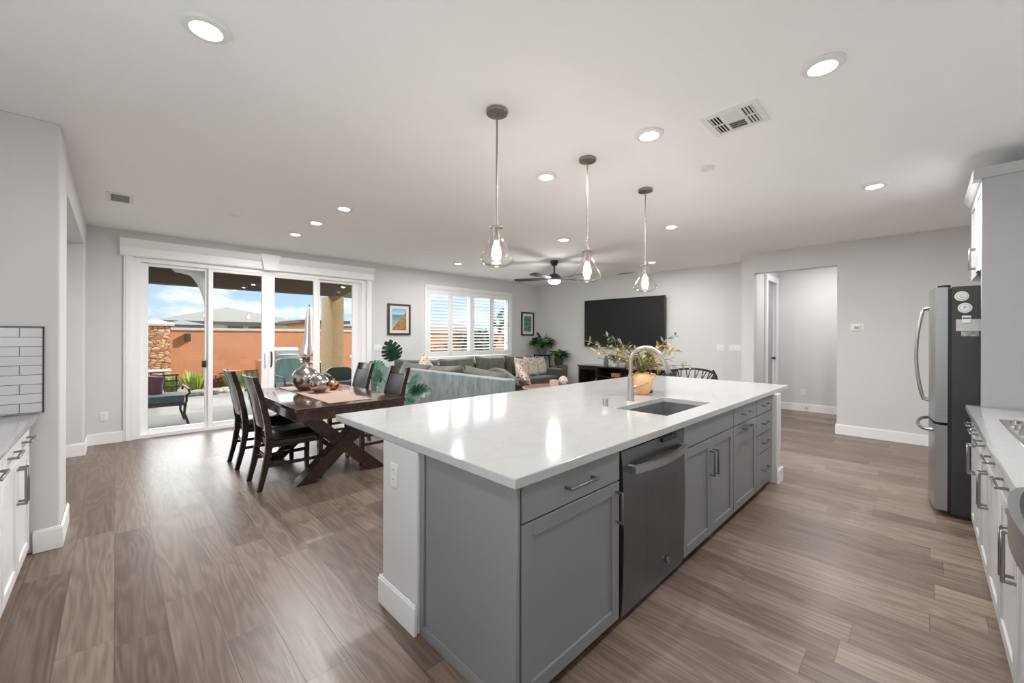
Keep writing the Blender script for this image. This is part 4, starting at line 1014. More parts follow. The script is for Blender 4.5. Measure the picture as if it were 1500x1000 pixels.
tag(MB().box(7.84, 8.10, 4.2, 4.55, 0.5205, 0.565, 0.004, 1).build('media_player', m_black), 'flat black media player on the upper shelf of the console', 'media player')
leafy(7.93, 4.83, kz+0.0005, 0.075, 0.11, m_mat, m_green, 34, 0.10, 0.055, 0.13, 0.20, 'small green plant in a white pot on the media console', 21)
tag(MB().lathe([(0, 0), (0.04, 0), (0.055, 0.06), (0.05, 0.17), (0.028, 0.20), (0.034, 0.23), (0.028, 0.23), (0.02, 0.19), (0, 0.02)], (7.92, 5.04, kz+0.0005)).build('vase', m_bluepot), 'slender blue grey vase on the media console beside the small plant', 'vase')
tag(MB().box(7.88, 7.95, 4.40, 4.56, kz+0.0005, kz+0.13, 0.004, 1).build('wooden_box', m_rustic), 'small brown wooden box on top of the media console', 'box')

# bent-back accent chair near the TV wall
ac = thing('accent_chair', 'black bentwood armchair with arched lattice back beyond the island', 'chair', (6.95, 2.85, 0))
MB().lathe([(0, 0.40), (0.25, 0.40), (0.265, 0.42), (0.25, 0.445), (0, 0.45)], (6.95, 2.85, 0), 32).build('seat', m_black, ac)
for a in (45, 135, 225, 315):
    a = R(a); MB().tube([(6.95+0.26*math.cos(a), 2.85+0.26*math.sin(a), 0), (6.95+0.2*math.cos(a), 2.85+0.2*math.sin(a), 0.40)], [0.014, 0.018], 8).build('leg', m_black, ac)
arc = []
for k in range(21):
    a = R(-100 + k*10); arc.append((6.95+0.36*math.cos(a)+0.03, 2.85+0.44*math.sin(a), 0.70 + 0.14*max(0, math.cos(a))**0.7))
MB().tube(arc, 0.020, 8).build('arched_rail', m_black, ac)
for k in range(3, 18, 2):
    a = R(-100+k*10); q = arc[min(20, k+1)]; MB().tube([(6.95+0.24*math.cos(a), 2.85+0.24*math.sin(a), 0.43), q], 0.009, 6).build('spindle', m_black, ac)
    q2 = arc[k-2]; MB().tube([(6.95+0.24*math.cos(a), 2.85+0.24*math.sin(a), 0.43), q2], 0.008, 6).build('spindle', m_black, ac)
MB().tube([(7.20, 2.50, 0.84), (7.14, 2.43, 0.76), (7.04, 2.37, 0.62), (6.98, 2.42, 0.43)], 0.017, 8).build('armrest', m_black, ac)

# ------------------------------------------------------------------ pictures
def picture(x0, x1, z0, z1, label, coast):
    r = thing('framed_picture', label, 'picture', ((x0+x1)/2, YW, z0)); f = 0.035; w = MB()
    w.box(x0, x0+f, YW-0.03, YW-0.0005, z0, z1).box(x1-f, x1, YW-0.03, YW-0.0005, z0, z1).box(x0+f, x1-f, YW-0.03, YW-0.0005, z0, z0+f).box(x0+f, x1-f, YW-0.03, YW-0.0005, z1-f, z1)
    w.build('frame', m_frame, r)
    MB().box(x0+f, x1-f, YW-0.015, YW-0.0005, z0+f, z1-f).build('mat_board', m_mat, r)
    q = 0.095 if coast else 0.105; t = NT('coastal_print' if coast else 'garden_print')
    co_ = t.coord((1, 1, 1), 'Generated'); sp = t.n('ShaderNodeSeparateXYZ'); t.l(co_, sp.inputs[0]); X, Z_ = sp.outputs[0], sp.outputs[2]
    nz_ = t.noise(co_, 9, 4, 0.6)
    if coast:
        sea = t.ramp(Z_, [(0.0, (0.55, 0.50, 0.42)), (0.45, (0.22, 0.38, 0.42)), (0.70, (0.08, 0.24, 0.28)), (0.74, (0.45, 0.62, 0.70)), (1.0, (0.20, 0.40, 0.55))])
        edge = t.math('SUBTRACT', t.math('ADD', t.math('MULTIPLY', X, 0.85), t.math('MULTIPLY', nz_, 0.18)), Z_)
        land = t.ramp(t.noise(co_, 6, 5, 0.7), [(0.35, (0.12, 0.10, 0.03)), (0.55, (0.42, 0.20, 0.08)), (0.75, (0.55, 0.34, 0.16))])
        col = t.mix(t.math('GREATER_THAN', edge, 0.05), sea, land)
    else:
        col = t.ramp(nz_, [(0.30, (0.02, 0.06, 0.05)), (0.48, (0.08, 0.16, 0.12)), (0.60, (0.25, 0.38, 0.46)), (0.75, (0.55, 0.65, 0.70))])
    MB().box(x0+q, x1-q, YW-0.0165, YW-0.0148, z0+q, z1-q).build('print', t.pbr(col, 0.4), r)
picture(3.82, 4.32, 1.425, 2.045, 'dark framed coastal cliff picture between sliding door and shuttered window', True)
picture(7.58, 8.06, 1.43, 2.045, 'dark framed blue green picture between shuttered window and room corner', False)

# ------------------------------------------------------------------ left counter
LX = -0.385
def kitchen_unit(name, label, ax, pl, n, a0, a1, depth, mat, top=0.856, halves=2, zk=0.05, tall=True):
    s = 1 if n[0]+n[1] > 0 else -1
    c = ((pl - s*depth/2), (a0+a1)/2, 0) if ax == 'y' else ((a0+a1)/2, pl - s*depth/2, 0)
    r = thing(name, label, 'cabinet', c)
    lo, hi = sorted((pl - s*0.021, pl - s*depth)); lo2, hi2 = sorted((pl - s*0.075, pl - s*depth))
    if ax == 'y': box(lo, hi, a0, a1, zk, top).build('carcass', mat, r); box(lo2, hi2, a0, a1, 0, zk).build('toe_kick', m_kick, r)
    else: box(a0, a1, lo, hi, zk, top).build('carcass', mat, r); box(a0, a1, lo2, hi2, 0, zk).build('toe_kick', m_kick, r)
    wdt = (a1-a0)/halves
    for k in range(halves):
        b0, b1 = a0 + k*wdt + 0.002, a0 + (k+1)*wdt - 0.002
        f_ = front(r, 'drawer', b0, b1, 0.705, top-0.006, pl, ax, n, mat, False)
        pp = (pl, (b0+b1)/2) if ax == 'y' else ((b0+b1)/2, pl); pull(f_, pp[0], pp[1], 0.775, 0.17, ax, n)
        f_ = front(r, 'door', b0, b1, zk+0.005, 0.699, pl, ax, n, mat)
        e_ = (b1-0.03 if k % 2 == 0 else b0+0.03) if halves > 1 else b1-0.03
        pp = (pl, e_) if ax == 'y' else (e_, pl); pull(f_, pp[0], pp[1], 0.56, 0.19, 'z', n)
    return r
kitchen_unit('base_cabinet', 'light cabinet with double doors and drawers against the tiled end wall', 'y', LX, (1, 0, 0), 3.10, 3.96, 0.60, m_wcab)
kitchen_unit('base_cabinet', 'light cabinet with double doors cut off by the photo edge, under the side counter', 'y', LX, (1, 0, 0), 2.22, 3.095, 0.60, m_wcab)
tag(MB().box(XB+0.01, -0.352, 1.6, 3.985, 0.858, 0.898, 0.004, 2).build('countertop', m_quartz), 'white quartz side countertop ending at the tiled wall', 'countertop')
struct('trim_4', MB().box(XB+0.005, -0.335, 3.986, 3.9995, 0.90, 1.448), m_tile, base=(-0.335, 3.99, 0.905))
struct('trim_5', MB().box(-0.335, -0.328, 3.985, 3.9995, 0.90, 1.452).box(XB, -0.328, 3.985, 3.9995, 1.448, 1.454), m_gap)

# ------------------------------------------------------------------ right counter and fridge
RYF = -0.245
tp = tag(MB().box(4.60, 4.64, YK+0.003, -0.293, 0.0, 2.585, 0.002, 1).build('fridge_panel', plain('tall_panel_grey', (0.43, 0.43, 0.435), 0.4, var=0.02)), 'tall flat grey panel beside the fridge, standing from floor to upper cabinet', 'cabinet panel')
kitchen_unit('base_cabinet', 'light base cabinet next to the fridge panel under the cooking counter', 'x', RYF, (0, 1, 0), 3.92, 4.585, 0.60, m_lgrey, halves=2)
kitchen_unit('base_cabinet', 'light double-door cabinet below the stainless cooktop', 'x', RYF, (0, 1, 0), 2.98, 3.915, 0.60, m_lgrey)
kitchen_unit('base_cabinet', 'light cabinet between the cooktop and the black oven rim', 'x', RYF, (0, 1, 0), 1.98, 2.975, 0.60, m_lgrey)
tag(MB().box(1.97, 4.598, YK+0.003, -0.215, 0.858, 0.898, 0.004, 2).build('countertop', m_quartz), 'white quartz cooking countertop running up to the fridge panel', 'countertop')
ck = thing('cooktop', 'stainless steel cooktop set into the cooking counter', 'cooktop', (3.4, -0.58, 0.898))
MB().box(2.92, 3.86, -0.85, -0.318, 0.8985, 0.906, 0.003, 1).build('hob_plate', m_steel, ck)
for x in (3.08, 3.39, 3.70):
    gr = MB()
    for q in (-0.12, 0.12): gr.box(x+q-0.009, x+q+0.009, -0.80, -0.42, 0.945, 0.962, 0.003, 1)
    for yy in (-0.80, -0.61, -0.42): gr.box(x-0.13, x+0.13, yy-0.009, yy+0.009, 0.945, 0.962, 0.003, 1)
    for q in (-0.12, 0.12):
        for yy in (-0.80, -0.42): gr.box(x+q-0.008, x+q+0.008, yy-0.008, yy+0.008, 0.906, 0.946)
    gr.build('grate', m_iron, ck)
    MB().lathe([(0, 0), (0.05, 0), (0.045, 0.018), (0, 0.02)], (x, -0.61, 0.9062)).build('burner', m_black, ck)
for k in range(4):
    MB().lathe([(0, 0), (0.022, 0), (0.02, 0.03), (0, 0.031)], (3.15+0.16*k, -0.36, 0.9062), 20).build('knob', m_nickel, ck)
# bowed oven front at the near end of the counter
ov = thing('range_top', 'black range top with bowed stainless rim at the photo border', 'range top', (1.58, -0.56, 0.845))
def bow(y, x): return y
poly = [(1.20, YK+0.01), (1.96, YK+0.01), (1.96, -0.24)]
for k in range(13):
    t_ = k/12; poly.append((1.96 - 0.76*t_, -0.235 + 0.085*math.sin(PI*t_)**0.45))
poly.append((1.20, -0.24))
MB().prism(poly, 'z', 0.87, 0.96).build('control_rim', m_steel, ov)
inn = [(1.58 + (x-1.58)*0.95, y - 0.020 if y > -0.5 else y + 0.02) for x, y in poly]
MB().prism(inn, 'z', 0.9602, 0.966).build('glass_top', m_screen, ov)
kitchen_unit('base_cabinet', 'light cabinet under the bowed black range top at the photo border', 'x', RYF, (0, 1, 0), 1.20, 1.975, 0.60, m_lgrey, top=0.868)

fr = thing('refrigerator', 'stainless steel bottom-freezer fridge with dark charcoal side', 'refrigerator', (5.1, -0.5, 0))
FX0, FX1 = 4.655, 5.56
MB().box(FX0, FX1, -0.86, -0.145, 0.03, 1.80, 0.006, 2).build('cabinet_body', m_fside, fr)
MB().box(FX0+0.02, FX1-0.02, -0.84, -0.16, 0.0, 0.03).build('plinth', m_black, fr)
MB().box(FX0+0.004, FX1-0.004, -0.145, -0.125, 0.05, 1.79).build('gasket', m_black, fr)
def fdoor(x0, x1, z0, z1, name):
    n = 16; poly = []
    for k in range(n+1):
        t_ = k/n; xx = x0+(x1-x0)*t_; u = (xx-(FX0+FX1)/2)/((FX1-FX0)/2)
        poly.append((xx, -0.058 + 0.035*(1-u*u)))
    poly += [(x1, -0.125), (x0, -0.125)]
    return MB().prism(poly, 'z', z0, z1).build(name, m_steel, fr, angle=20)
xm2 = (FX0+FX1)/2
d1 = fdoor(FX0, xm2-0.003, 0.735, 1.80, 'fridge_door'); d2_ = fdoor(xm2+0.003, FX1, 0.735, 1.80, 'fridge_door'); d3_ = fdoor(FX0, FX1, 0.045, 0.715, 'freezer_drawer')
for (xx, dd_) in ((xm2-0.05, d1), (xm2+0.05, d2_)):
    pts = [(xx, -0.025, 0.86), (xx, 0.010, 0.868)] + [(xx, 0.010+0.045*math.sin(PI*k/14)**0.8, 0.87+0.78*k/14) for k in range(1, 14)] + [(xx, 0.010, 1.652), (xx, -0.025, 1.66)]
    MB().tube(pts, 0.013, 10).build('bow_handle', m_nickel, dd_)
pts = [(FX0+0.1, -0.045, 0.655), (FX0+0.102, -0.01, 0.655)] + [(FX0+0.104+(FX1-FX0-0.208)*k/20, -0.005+0.05*math.sin(PI*k/20)**0.55, 0.655) for k in range(1, 20)] + [(FX1-0.102, -0.01, 0.655), (FX1-0.1, -0.045, 0.655)]
MB().tube(pts, 0.013, 10).build('bow_handle', m_pull, d3_)
MB().box(FX0+0.005, FX0+0.12, -0.14, -0.07, 1.80, 1.818, 0.004, 1).build('hinge_cover', m_black, fr)
# magnets and papers on the fridge side (plane x = FX0)
def letter(parent, ch_, y, z, h, mat):
    cu = bpy.data.curves.new('letter', 'FONT'); cu.body = ch_; cu.size = h; cu.extrude = 0.0006; cu.align_x = 'CENTER'; cu.align_y = 'CENTER'
    o = bpy.data.objects.new('tmp', cu); COL.objects.link(o); bpy.context.view_layer.update()
    me = bpy.data.meshes.new_from_object(o); bpy.data.objects.remove(o)
    l = bpy.data.objects.new('letter', me); COL.objects.link(l); me.materials.append(mat); l.parent = parent
    l.rotation_euler = (R(90), 0, R(-90)); l.location = Vector((FX0-0.0115, y, z)) - wloc(parent); return l
m_lett = plain('magnet_print', (0.35, 0.35, 0.34), 0.6)
for (z, y, c_) in ((1.723, -0.197, 'C'), (1.632, -0.214, 'P')):
    mg = tag(MB().tube([(FX0, y, z), (FX0-0.006, y, z), (FX0-0.009, y, z)], [0.038, 0.038, 0.034], 28).build('round_magnet', m_white), 'round white magnet with letter %s on the fridge side' % c_, 'magnet')
    MB().tube([(FX0-0.009, y+0.028*math.cos(a), z+0.028*math.sin(a)) for a in [2*PI*k/24 for k in range(25)]], 0.0016, 5, False).build('ring_line', m_lett, mg)
    letter(mg, c_, y, z, 0.04, m_lett)
cl = tag(MB().box(FX0-0.014, FX0-0.003, -0.245, -0.198, 1.515, 1.573, 0.003, 1).build('magnet_clip', m_white), 'white square magnet clip holding papers on the fridge side', 'magnet clip')
MB().box(FX0-0.016, FX0-0.0138, -0.242, -0.201, 1.548, 1.558).build('dark_strip', m_black, cl)
tag(MB().box(FX0-0.0028, FX0-0.0014, -0.30, -0.168, 1.455, 1.545).build('paper_note', plain('grey_white_paper', (0.55, 0.55, 0.55), 0.7)), 'pale paper note under the magnet clip on the fridge side', 'paper')
tag(MB().box(FX0-0.0013, FX0-0.0003, -0.285, -0.195, 1.415, 1.50).build('photo_strip', plain('grey_photo', (0.30, 0.30, 0.29), 0.4, var=0.6, scale=30)), 'grey photo sticking out below the paper note on the fridge side', 'photo')

uc = thing('upper_cabinet', 'light grey upper cabinet with crown moulding above the fridge', 'cabinet', (5.1, -0.6, 1.9))
MB().box(4.642, 5.60, YK+0.003, -0.315, 1.915, 2.585).build('carcass', m_lgrey, uc)
for (a, b_, e_) in ((4.645, 5.118, 5.08), (5.122, 5.595, 5.16)):
    f_ = front(uc, 'door', a, b_, 1.92, 2.58, -0.294, 'x', (0, 1, 0), m_lgrey); pull(f_, e_, -0.294, 2.06, 0.16, 'z', (0, 1, 0))
cp = [(0.0, 2.585), (0.015, 2.595), (0.026, 2.625), (0.046, 2.647), (0.046, 2.657), (-0.1, 2.657), (-0.1, 2.585)]
w = MB(); w.prism([(-0.294+a, z) for a, z in cp], 'x', 4.59, 5.62)
w.prism([(4.60-a, z) for a, z in cp], 'y', YK+0.003, -0.25)
w.build('crown_moulding', m_lgrey, uc)
MB().obox((4.72, -0.30, 1.865), (0.10, 0.01, 0.10), Euler((R(-25), 0, 0))).build('filler_flap', m_black, uc)

# unseen window added around the fill lamp behind the camera
kwn = thing('added_window', '', ''); del kwn['label']; del kwn['category']; kwn['kind'] = 'structure'; kwn.location = (XB, 0.9, 1.15)
w = MB(); w.ring('x', -0.199, 1.999, 1.151, 2.349, 0.06, XB-0.12, XB+0.015).box(XB-0.10, XB-0.02, 0.87, 0.93, 1.211, 2.289)
w.build('window_frame', m_trim, kwn)
MB().box(XB-0.07, XB-0.062, -0.14, 1.94, 1.21, 2.29).build('glass_pane', m_gpane, kwn)

# ------------------------------------------------------------------ outdoors
GZ = -0.10
struct('patio', box(-8, 14, YW+0.16, 12.6, GZ-0.1, GZ), m_concrete, base=(3, 10, GZ-0.1))
struct('garden_ground', box(-30, 60, 12.6, 90, GZ-0.16, GZ-0.02), m_dirt, base=(10, 30, GZ-0.16))
BY = 10.7
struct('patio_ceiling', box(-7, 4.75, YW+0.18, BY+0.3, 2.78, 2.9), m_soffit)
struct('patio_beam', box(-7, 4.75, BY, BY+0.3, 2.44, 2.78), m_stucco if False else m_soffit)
tag(MB().box(4.0, 4.285, BY-0.02, BY+0.80, GZ, 2.4399, 0.012, 2).build('patio_post', m_stucco), 'square tan stucco post holding the patio roof', 'post')
for x, y, l in [(1.55, 9.6, 'patio ceiling light seen through the second door panel, closer one'), (2.1, 9.6, 'patio ceiling light seen beside the middle door stile'), (3.95, 9.4, 'patio ceiling light beside the stucco post, higher one'), (4.2, 10.2, 'patio ceiling light beside the stucco post, lower one')]:
    r = thing('patio_light', l, 'ceiling light', (x, y, 2.78), 0, 'patio ceiling lights')
    MB().lathe([(0, 0), (0.08, 0), (0.08, -0.01), (0.06, -0.012), (0, -0.012)], (x, y, 2.7798), 24).build('trim_ring', m_white, r)
    MB().lathe([(0.058, -0.0122), (0.0, -0.016)], (x, y, 2.7798), 20).build('lens', m_plens, r)
# white curved tube on a round foot, added outside the first door panel
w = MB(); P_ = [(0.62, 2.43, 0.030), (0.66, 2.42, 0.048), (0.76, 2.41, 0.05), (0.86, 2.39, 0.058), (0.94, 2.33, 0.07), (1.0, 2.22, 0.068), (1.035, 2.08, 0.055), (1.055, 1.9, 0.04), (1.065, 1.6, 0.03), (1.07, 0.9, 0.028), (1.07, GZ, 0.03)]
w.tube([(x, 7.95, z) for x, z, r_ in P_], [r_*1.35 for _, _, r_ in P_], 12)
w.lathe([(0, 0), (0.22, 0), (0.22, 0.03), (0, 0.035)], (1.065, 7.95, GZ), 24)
tag(w.build('curved_tube', plain('white_tube_paint', (0.92, 0.92, 0.92), 0.4)), 'white curved tube just outside the first door panel', 'stand')
# garden wall
struct('wall_garden', box(-8, 20, 16.2, 16.4, GZ-0.02, 1.56), m_block, base=(0, 16.3, 0))
struct('trim_6', box(-8, 20, 16.15, 16.45, 1.56, 1.64, 0.01, 2), m_cap)
sp_ = thing('stone_pillar', 'stacked stone pillar with pale cap at the garden wall', 'pillar', (0.85, 15.8, GZ))
MB().box(0.50, 1.17, 15.5, 16.1, GZ-0.02, 1.68, 0.02, 2).build('shaft', m_stone, sp_)
w = MB(); w.add([(0.42, 15.42, 1.68), (1.25, 15.42, 1.68), (1.25, 16.18, 1.68), (0.42, 16.18, 1.68), (0.42, 15.42, 1.75), (1.25, 15.42, 1.75), (1.25, 16.18, 1.75), (0.42, 16.18, 1.75), (0.83, 15.8, 1.88)], [[3, 2, 1, 0], [0, 1, 5, 4], [1, 2, 6, 5], [2, 3, 7, 6], [3, 0, 4, 7], [4, 5, 8], [5, 6, 8], [6, 7, 8], [7, 4, 8]])
w.build('cap', m_cap, sp_)
tag(MB().box(1.55, 1.69, 16.04, 16.2, 1.22, 1.46, 0.01, 2).build('wall_lantern', m_iron), 'small dark lantern mounted on the orange garden wall', 'lantern')
# raised terracotta planter
tag(MB().box(2.5, 5.2, 14.9, 15.15, GZ, 0.32).box(3.25, 4.05, 14.7, 15.2, GZ, 0.62, 0.02, 2).box(2.5, 5.2, 15.15, 16.18, GZ, 0.20).build('raised_planter', m_terra), 'low terracotta raised planter in front of the garden wall', 'planter')
rnd = random.Random(9)
bk_ = 0
for i in range(3):
    for j in range(7 - i):
        tag(MB().box(1.78+j*0.115+i*0.05, 1.78+j*0.115+i*0.05+0.10, 14.6, 14.8, GZ-0.02+i*0.12, GZ-0.02+i*0.12+0.115, 0.006, 1).build('garden_brick', m_brick), 'red brick in the small stack before the garden wall', 'brick', 'stacked garden bricks')
def tuft(x, y, h, r, n, mat, label, seed, z=GZ-0.02, name='grass_clump'):
    rn_ = random.Random(seed); w = MB()
    for k in range(n):
        a = rn_.uniform(0, 2*PI); rr = r*rn_.uniform(0.3, 1); hh = h*rn_.uniform(0.55, 1)
        b0 = Vector((x+0.15*rr*math.cos(a), y+0.15*rr*math.sin(a), z)); d_ = Vector((rr*math.cos(a), rr*math.sin(a), hh))
        leafquad(w, b0, d_, Vector((-math.sin(a), math.cos(a), 0.1)).cross(d_).normalized(), d_.length, 0.035, 0.3)
    return tag(w.build(name, mat), label, 'plant', None)
tuft(1.05, 13.9, 0.42, 0.4, 130, m_grass, 'light green grass clump behind the patio bench, first from the pillar', 1)
tuft(1.55, 13.6, 0.50, 0.45, 150, m_lime, 'tall yellowish grass clump behind the patio bench, before the bricks', 2)
tuft(2.35, 13.6, 0.48, 0.35, 120, m_grass, 'green grass clump at the edge of the first door stile', 3)
tuft(2.75, 14.0, 0.42, 0.35, 120, m_lime, 'yellow green clump in front of the terracotta planter', 4)
tuft(2.75, 12.9, 0.18, 0.35, 120, m_grass, 'low bright green clump at the patio edge', 5)
tuft(2.80, 13.55, 0.28, 0.3, 110, m_grass, 'low green clump beside the barbecue', 6)
rn_ = random.Random(31)
for k in range(26):
    x = rn_.uniform(1.2, 2.9); y = rn_.uniform(12.7, 13.25); s = rn_.uniform(0.06, 0.13)
    tag(MB().sphere((x, y, GZ-0.02+s*0.45), s, (1.2, 1, 0.75), 9, 6).build('garden_rock', m_rock, angle=10), 'grey brown rock in the bed along the patio edge', 'rock', 'rocks along the patio edge')
leafy(4.35, 9.6, GZ, 0.16, 0.34, m_wresin, m_lime, 60, 0.10, 0.05, 0.22, 0.28, 'pot of yellow green foliage at the foot of the stucco post', 41)
leafy(5.35, 11.0, GZ, 0.18, 0.3, m_wresin, m_grass, 70, 0.20, 0.06, 0.25, 0.7, 'tall leafy green plant outside the last door panel', 42)
# patio bench (iron loveseat) and pillow
be = thing('patio_bench', 'dark iron patio loveseat with blue grey cushion outside the first door panel', 'bench', (0.30, 8.95, GZ))
bx0, bx1, by0, by1 = -0.55, 0.86, 8.62, 9.30
MB().box(bx0, bx1, by0, by1, 0.24, 0.29, 0.01, 1).build('seat_frame', m_iron, be)
MB().box(bx0+0.03, bx1-0.03, by0, by1-0.05, 0.29, 0.41, 0.04, 3).build('seat_cushion', m_bcush, be)
w = MB()
for z in (0.50, 0.60, 0.70): w.tube([(bx0, by1, z), (bx1-0.05, by1, z)], 0.014, 6)
for k in range(9): x = bx0+0.05+k*0.16; w.tube([(x, by1, 0.28), (x, by1+0.03, 0.70)], 0.009, 6)
w.build('back_lattice', m_iron, be)
for x in (bx0, bx1):
    w = MB(); w.tube([(x, by1, 0.45), (x, by1-0.1, 0.52), (x, by0+0.2, 0.53), (x+0.02, by0-0.02, 0.50), (x+0.03, by0-0.04, 0.44), (x, by0+0.06, 0.40), (x, by0+0.08, 0.28)], 0.018, 8); w.build('armrest', m_iron, be)
    for y in (by0+0.05, by1-0.02): MB().tube([(x-0.02, y, 0.25), (x-0.03, y, 0.1), (x+0.03, y, GZ)], [0.024, 0.018, 0.02], 8).build('leg', m_iron, be)
tag(MB().cushion((0.42, 9.05, 0.565), (0.36, 0.14, 0.34), Euler((R(-14), R(10), R(10))), 0.6).build('throw_pillow', m_maroon), 'maroon throw pillow on the patio loveseat', 'pillow')
rtb = thing('side_table', 'dark red metal garden table behind the patio loveseat', 'table', (0.55, 11.4, GZ))
MB().lathe([(0, 0.72), (0.32, 0.72), (0.33, 0.74), (0.30, 0.76), (0, 0.77)], (0.55, 11.4, GZ)).build('top', m_redmetal, rtb)
for k in range(3):
    a = k*2*PI/3+0.4; MB().tube([(0.55+0.26*math.cos(a), 11.4+0.26*math.sin(a), GZ), (0.55+0.2*math.cos(a), 11.4+0.2*math.sin(a), GZ+0.72)], 0.012, 6).build('leg', m_redmetal, rtb)
# barbecue
bq = thing('barbecue', 'stainless gas barbecue grill in front of the garden wall', 'barbecue', (3.6, 13.4, GZ))
MB().box(3.30, 3.95, 13.15, 13.7, GZ, 0.62, 0.01, 1).build('cabinet', m_bbq, bq)
lp = [(13.12, 0.66)] + [(13.42-0.30*math.cos(a), 0.74+0.30*math.sin(a)) for a in [PI*k/10 for k in range(11)]] + [(13.72, 0.66)]
MB().prism(lp, 'x', 3.30, 3.95).build('lid', m_bbq, bq)
MB().box(3.05, 4.2, 13.15, 13.7, 0.62, 0.66, 0.006, 1).build('side_shelves', m_bbq, bq)
MB().tube([(3.38, 13.07, 0.82), (3.87, 13.07, 0.82)], 0.016, 8).build('lid_handle', m_steel, bq)
for o_ in [bq]: o_.location = (3.72, 13.8, GZ)
# parasol
pa = thing('patio_umbrella', 'closed pale pink patio umbrella beyond the barbecue', 'umbrella', (4.1, 12.75, GZ))
MB().cyl((4.1, 12.75, GZ), (4.1, 12.75, 2.32), 0.02, n=10).build('pole', m_iron, pa)
w = MB(); vs = []; fs = []; prof = [(0.03, 2.27), (0.07, 2.15), (0.10, 1.8), (0.12, 1.4), (0.14, 1.2), (0.21, 0.95), (0.25, 0.85), (0.10, 0.86)]
n = 32
for r_, z in prof:
    for j in range(n):
        a = 2*PI*j/n; q = r_*(1+0.22*math.cos(8*a)*(1 if z < 2.2 else 0)); vs.append((4.1+q*math.cos(a), 12.75+q*math.sin(a), z + (0.05*math.cos(8*a) if z < 0.96 else 0)))
for i in range(len(prof)-1):
    for j in range(n): fs.append([i*n+j, i*n+(j+1) % n, (i+1)*n+(j+1) % n, (i+1)*n+j])
fs.append(list(range(n))[::-1])
w.add(vs, fs).build('canopy', m_canvas, pa)
MB().lathe([(0, 0), (0.28, 0), (0.28, 0.06), (0.05, 0.10), (0, 0.1)], (4.1, 12.75, GZ)).build('base', m_iron, pa)
pt = thing('patio_table', 'round patio table around the closed umbrella pole', 'table', (4.1, 12.75, GZ))
MB().lathe([(0.03, 0.70), (0.55, 0.70), (0.55, 0.73), (0.03, 0.73)], (4.1, 12.75, GZ), 32, True).build('top', m_iron, pt)
for k in range(4):
    a = k*PI/2+0.6; MB().tube([(4.1+0.42*math.cos(a), 12.75+0.42*math.sin(a), GZ), (4.1+0.36*math.cos(a), 12.75+0.36*math.sin(a), GZ+0.70)], 0.016, 6).build('leg', m_iron, pt)
# teal cushioned chair and dark wicker chair on the patio
def patio_chair(x, y, rz, mat, mfr, label, wd, top, dark):
    t = thing('patio_chair', label, 'chair', (x, y, GZ), rz)
    w = MB(); vs = []; n = 12
    # rounded back cushion, local: back at -y... the back faces the house
    def back(th, ww, z0, z1, yo):
        poly = [(-ww*0.46, z0), (ww*0.46, z0)]
        for k in range(n+1):
            a = PI*k/n; poly.append((ww/2*math.copysign(abs(math.cos(a))**0.5, math.cos(a)), z1-0.22+0.22*math.sin(a)**0.7))
        return MB().prism(poly, 'y', yo, yo+th)
    b_ = back(0.10, wd, 0.48, top, 0.26); b_.build('back_cushion', mat, t, True)
    back(0.03, wd*1.04, 0.30, top-0.02, 0.361).build('back_frame', mfr, t, True)
    MB().box(-wd/2, wd/2, -0.28, 0.26, 0.40, 0.52, 0.04, 3).build('seat_cushion', mat, t, True)
    MB().box(-wd/2, wd/2, -0.28, 0.36, 0.34, 0.40).build('seat_frame', mfr, t, True)
    for sx in (-1, 1):
        for yy in (-0.24, 0.34): MB().box(sx*(wd/2-0.03)-0.02, sx*(wd/2-0.03)+0.02, yy-0.02, yy+0.02, 0, 0.34).build('leg', mfr, t, True)
        MB().tube([(sx*wd/2, 0.34, 0.66), (sx*(wd/2+0.03), 0, 0.67), (sx*(wd/2+0.02), -0.24, 0.64), (sx*wd/2, -0.26, 0.36)], 0.02, 8).build('armrest', mfr, t, True)
    return t
patio_chair(2.70, 9.35, 0.1, m_teal, m_iron, 'teal tufted high-back patio chair seen above the dining table', 0.52, 1.02, False)
patio_chair(3.60, 9.0, -0.1, m_wicker, m_wicker, 'black round-back wicker patio chair near the stucco post', 0.58, 0.80, True)
# white table with blue cooler
wt = thing('garden_table', 'white garden table under the blue cooler outside the last door panel', 'table', (6.2, 13.4, GZ))
MB().box(5.7, 6.9, 13.1, 13.7, 0.66, 0.74, 0.01, 1).build('top', m_wresin, wt)
for x in (5.78, 6.82):
    for y in (13.18, 13.62): MB().box(x-0.04, x+0.04, y-0.04, y+0.04, GZ-0.02, 0.66).build('leg', m_wresin, wt)
tag(MB().box(5.85, 6.35, 13.2, 13.55, 0.741, 0.98, 0.03, 2).build('cooler', m_blue), 'blue cooler box on the white garden table', 'cooler')
tag(MB().box(5.75, 6.3, 13.2, 13.6, GZ-0.02, 0.42, 0.03, 2).build('storage_bin', m_bcush), 'dull blue bin under the white garden table', 'bin')

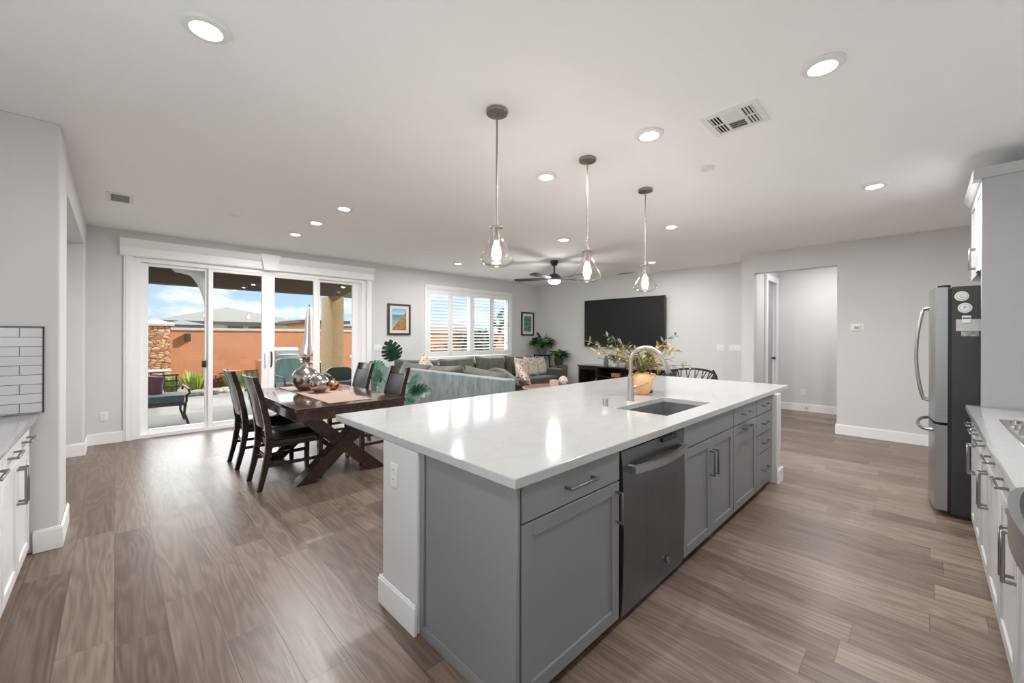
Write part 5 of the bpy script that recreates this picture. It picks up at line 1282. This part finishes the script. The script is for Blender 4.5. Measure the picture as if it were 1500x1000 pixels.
# houses
def house(name, x0, x1, y0, y1, ze, zr, wall, roof, label, wins=(), hip=None):
    t = thing(name, label, 'house', ((x0+x1)/2, (y0+y1)/2, GZ)); o_ = 0.5
    MB().box(x0, x1, y0, y1, GZ-0.02, ze).build('walls', wall, t)
    h = hip if hip is not None else min(y1-y0, x1-x0)/2
    ym = (y0+y1)/2; r0, r1 = (x0+h, x1-h) if x1-x0-2*h > 0.1 else ((x0+x1)/2-0.05, (x0+x1)/2+0.05)
    a = [(x0-o_, y0-o_, ze), (x1+o_, y0-o_, ze), (x1+o_, y1+o_, ze), (x0-o_, y1+o_, ze), (x0-o_, y0-o_, ze+0.2), (x1+o_, y0-o_, ze+0.2), (x1+o_, y1+o_, ze+0.2), (x0-o_, y1+o_, ze+0.2), (r0, ym, zr), (r1, ym, zr)]
    MB().add(a, [[3, 2, 1, 0], [0, 1, 5, 4], [1, 2, 6, 5], [2, 3, 7, 6], [3, 0, 4, 7], [4, 5, 9, 8], [5, 6, 9], [6, 7, 8, 9], [7, 4, 8]]).build('roof', roof, t)
    for (wx0, wx1, wz0, wz1) in wins:
        f_ = MB().box(wx0-0.12, wx1+0.12, y0-0.08, y0+0.05, wz0-0.12, wz1+0.12).build('window', m_cap, t); MB().box(wx0, wx1, y0-0.10, y0-0.05, wz0, wz1).build('pane', m_hwin, f_)
house('house', 2.2, 11.2, 36, 46, 2.22, 3.75, m_house, m_roof, 'house with broad beige hip roof behind the garden wall', [(5.9, 6.9, 1.3, 2.12), (7.2, 8.1, 1.3, 2.12)])
house('house', 2.05, 3.1, 27, 29.5, 1.75, 2.22, m_house, m_roofg, 'small house with low dark grey roof behind the stone pillar')
house('house', -6, 1.0, 49, 57, 2.5, 3.9, m_houseo, m_roofr, 'house with brown roof far behind the stone pillar')
house('house', 12.6, 19.3, 45, 53, 2.3, 3.6, m_house, m_roof, 'pale house with flat beige roof beyond the barbecue', [(15.8, 17.3, 1.5, 2.1)])
house('house', 9.1, 11.4, 29, 33, 2.25, 2.72, m_houseo, m_roofr, 'ochre two-storey house with brown roof behind the closed umbrella', [(9.3, 9.75, 1.85, 2.2)])
house('house', 33, 44, 52, 60, 2.4, 3.6, m_house, m_roofr, 'distant house with brown roof seen past the stucco post')
# trees seen through the shutters
def tree(x, y, h, r, label, seed):
    t = thing('tree', label, 'tree', (x, y, GZ)); rn_ = random.Random(seed)
    MB().tube([(x, y, GZ-0.02), (x+0.05, y, h*0.35), (x, y, h*0.6)], [0.12, 0.09, 0.05], 8).build('trunk', m_rustic, t)
    w = MB()
    for k in range(420):
        a = rn_.uniform(0, 2*PI); b_ = rn_.uniform(-1, 1); q = rn_.uniform(0.4, 1)**0.5
        p = Vector((x + r*q*math.cos(a)*math.sqrt(1-b_*b_), y + r*q*math.sin(a)*math.sqrt(1-b_*b_), h*0.62 + h*0.38*q*b_))
        leafquad(w, p, Vector((rn_.uniform(-1, 1), rn_.uniform(-1, 1), rn_.uniform(-1, .4))), Vector((rn_.uniform(-1, 1), rn_.uniform(-1, 1), 1)).normalized(), 0.28, 0.16)
    w.build('crown', m_tree, t)
tree(14.6, 14.6, 3.4, 1.1, 'dark green tree behind the last shutter panel', 71)
tree(12.2, 14.8, 1.7, 0.8, 'bushy green shrub behind the third shutter panel', 72)
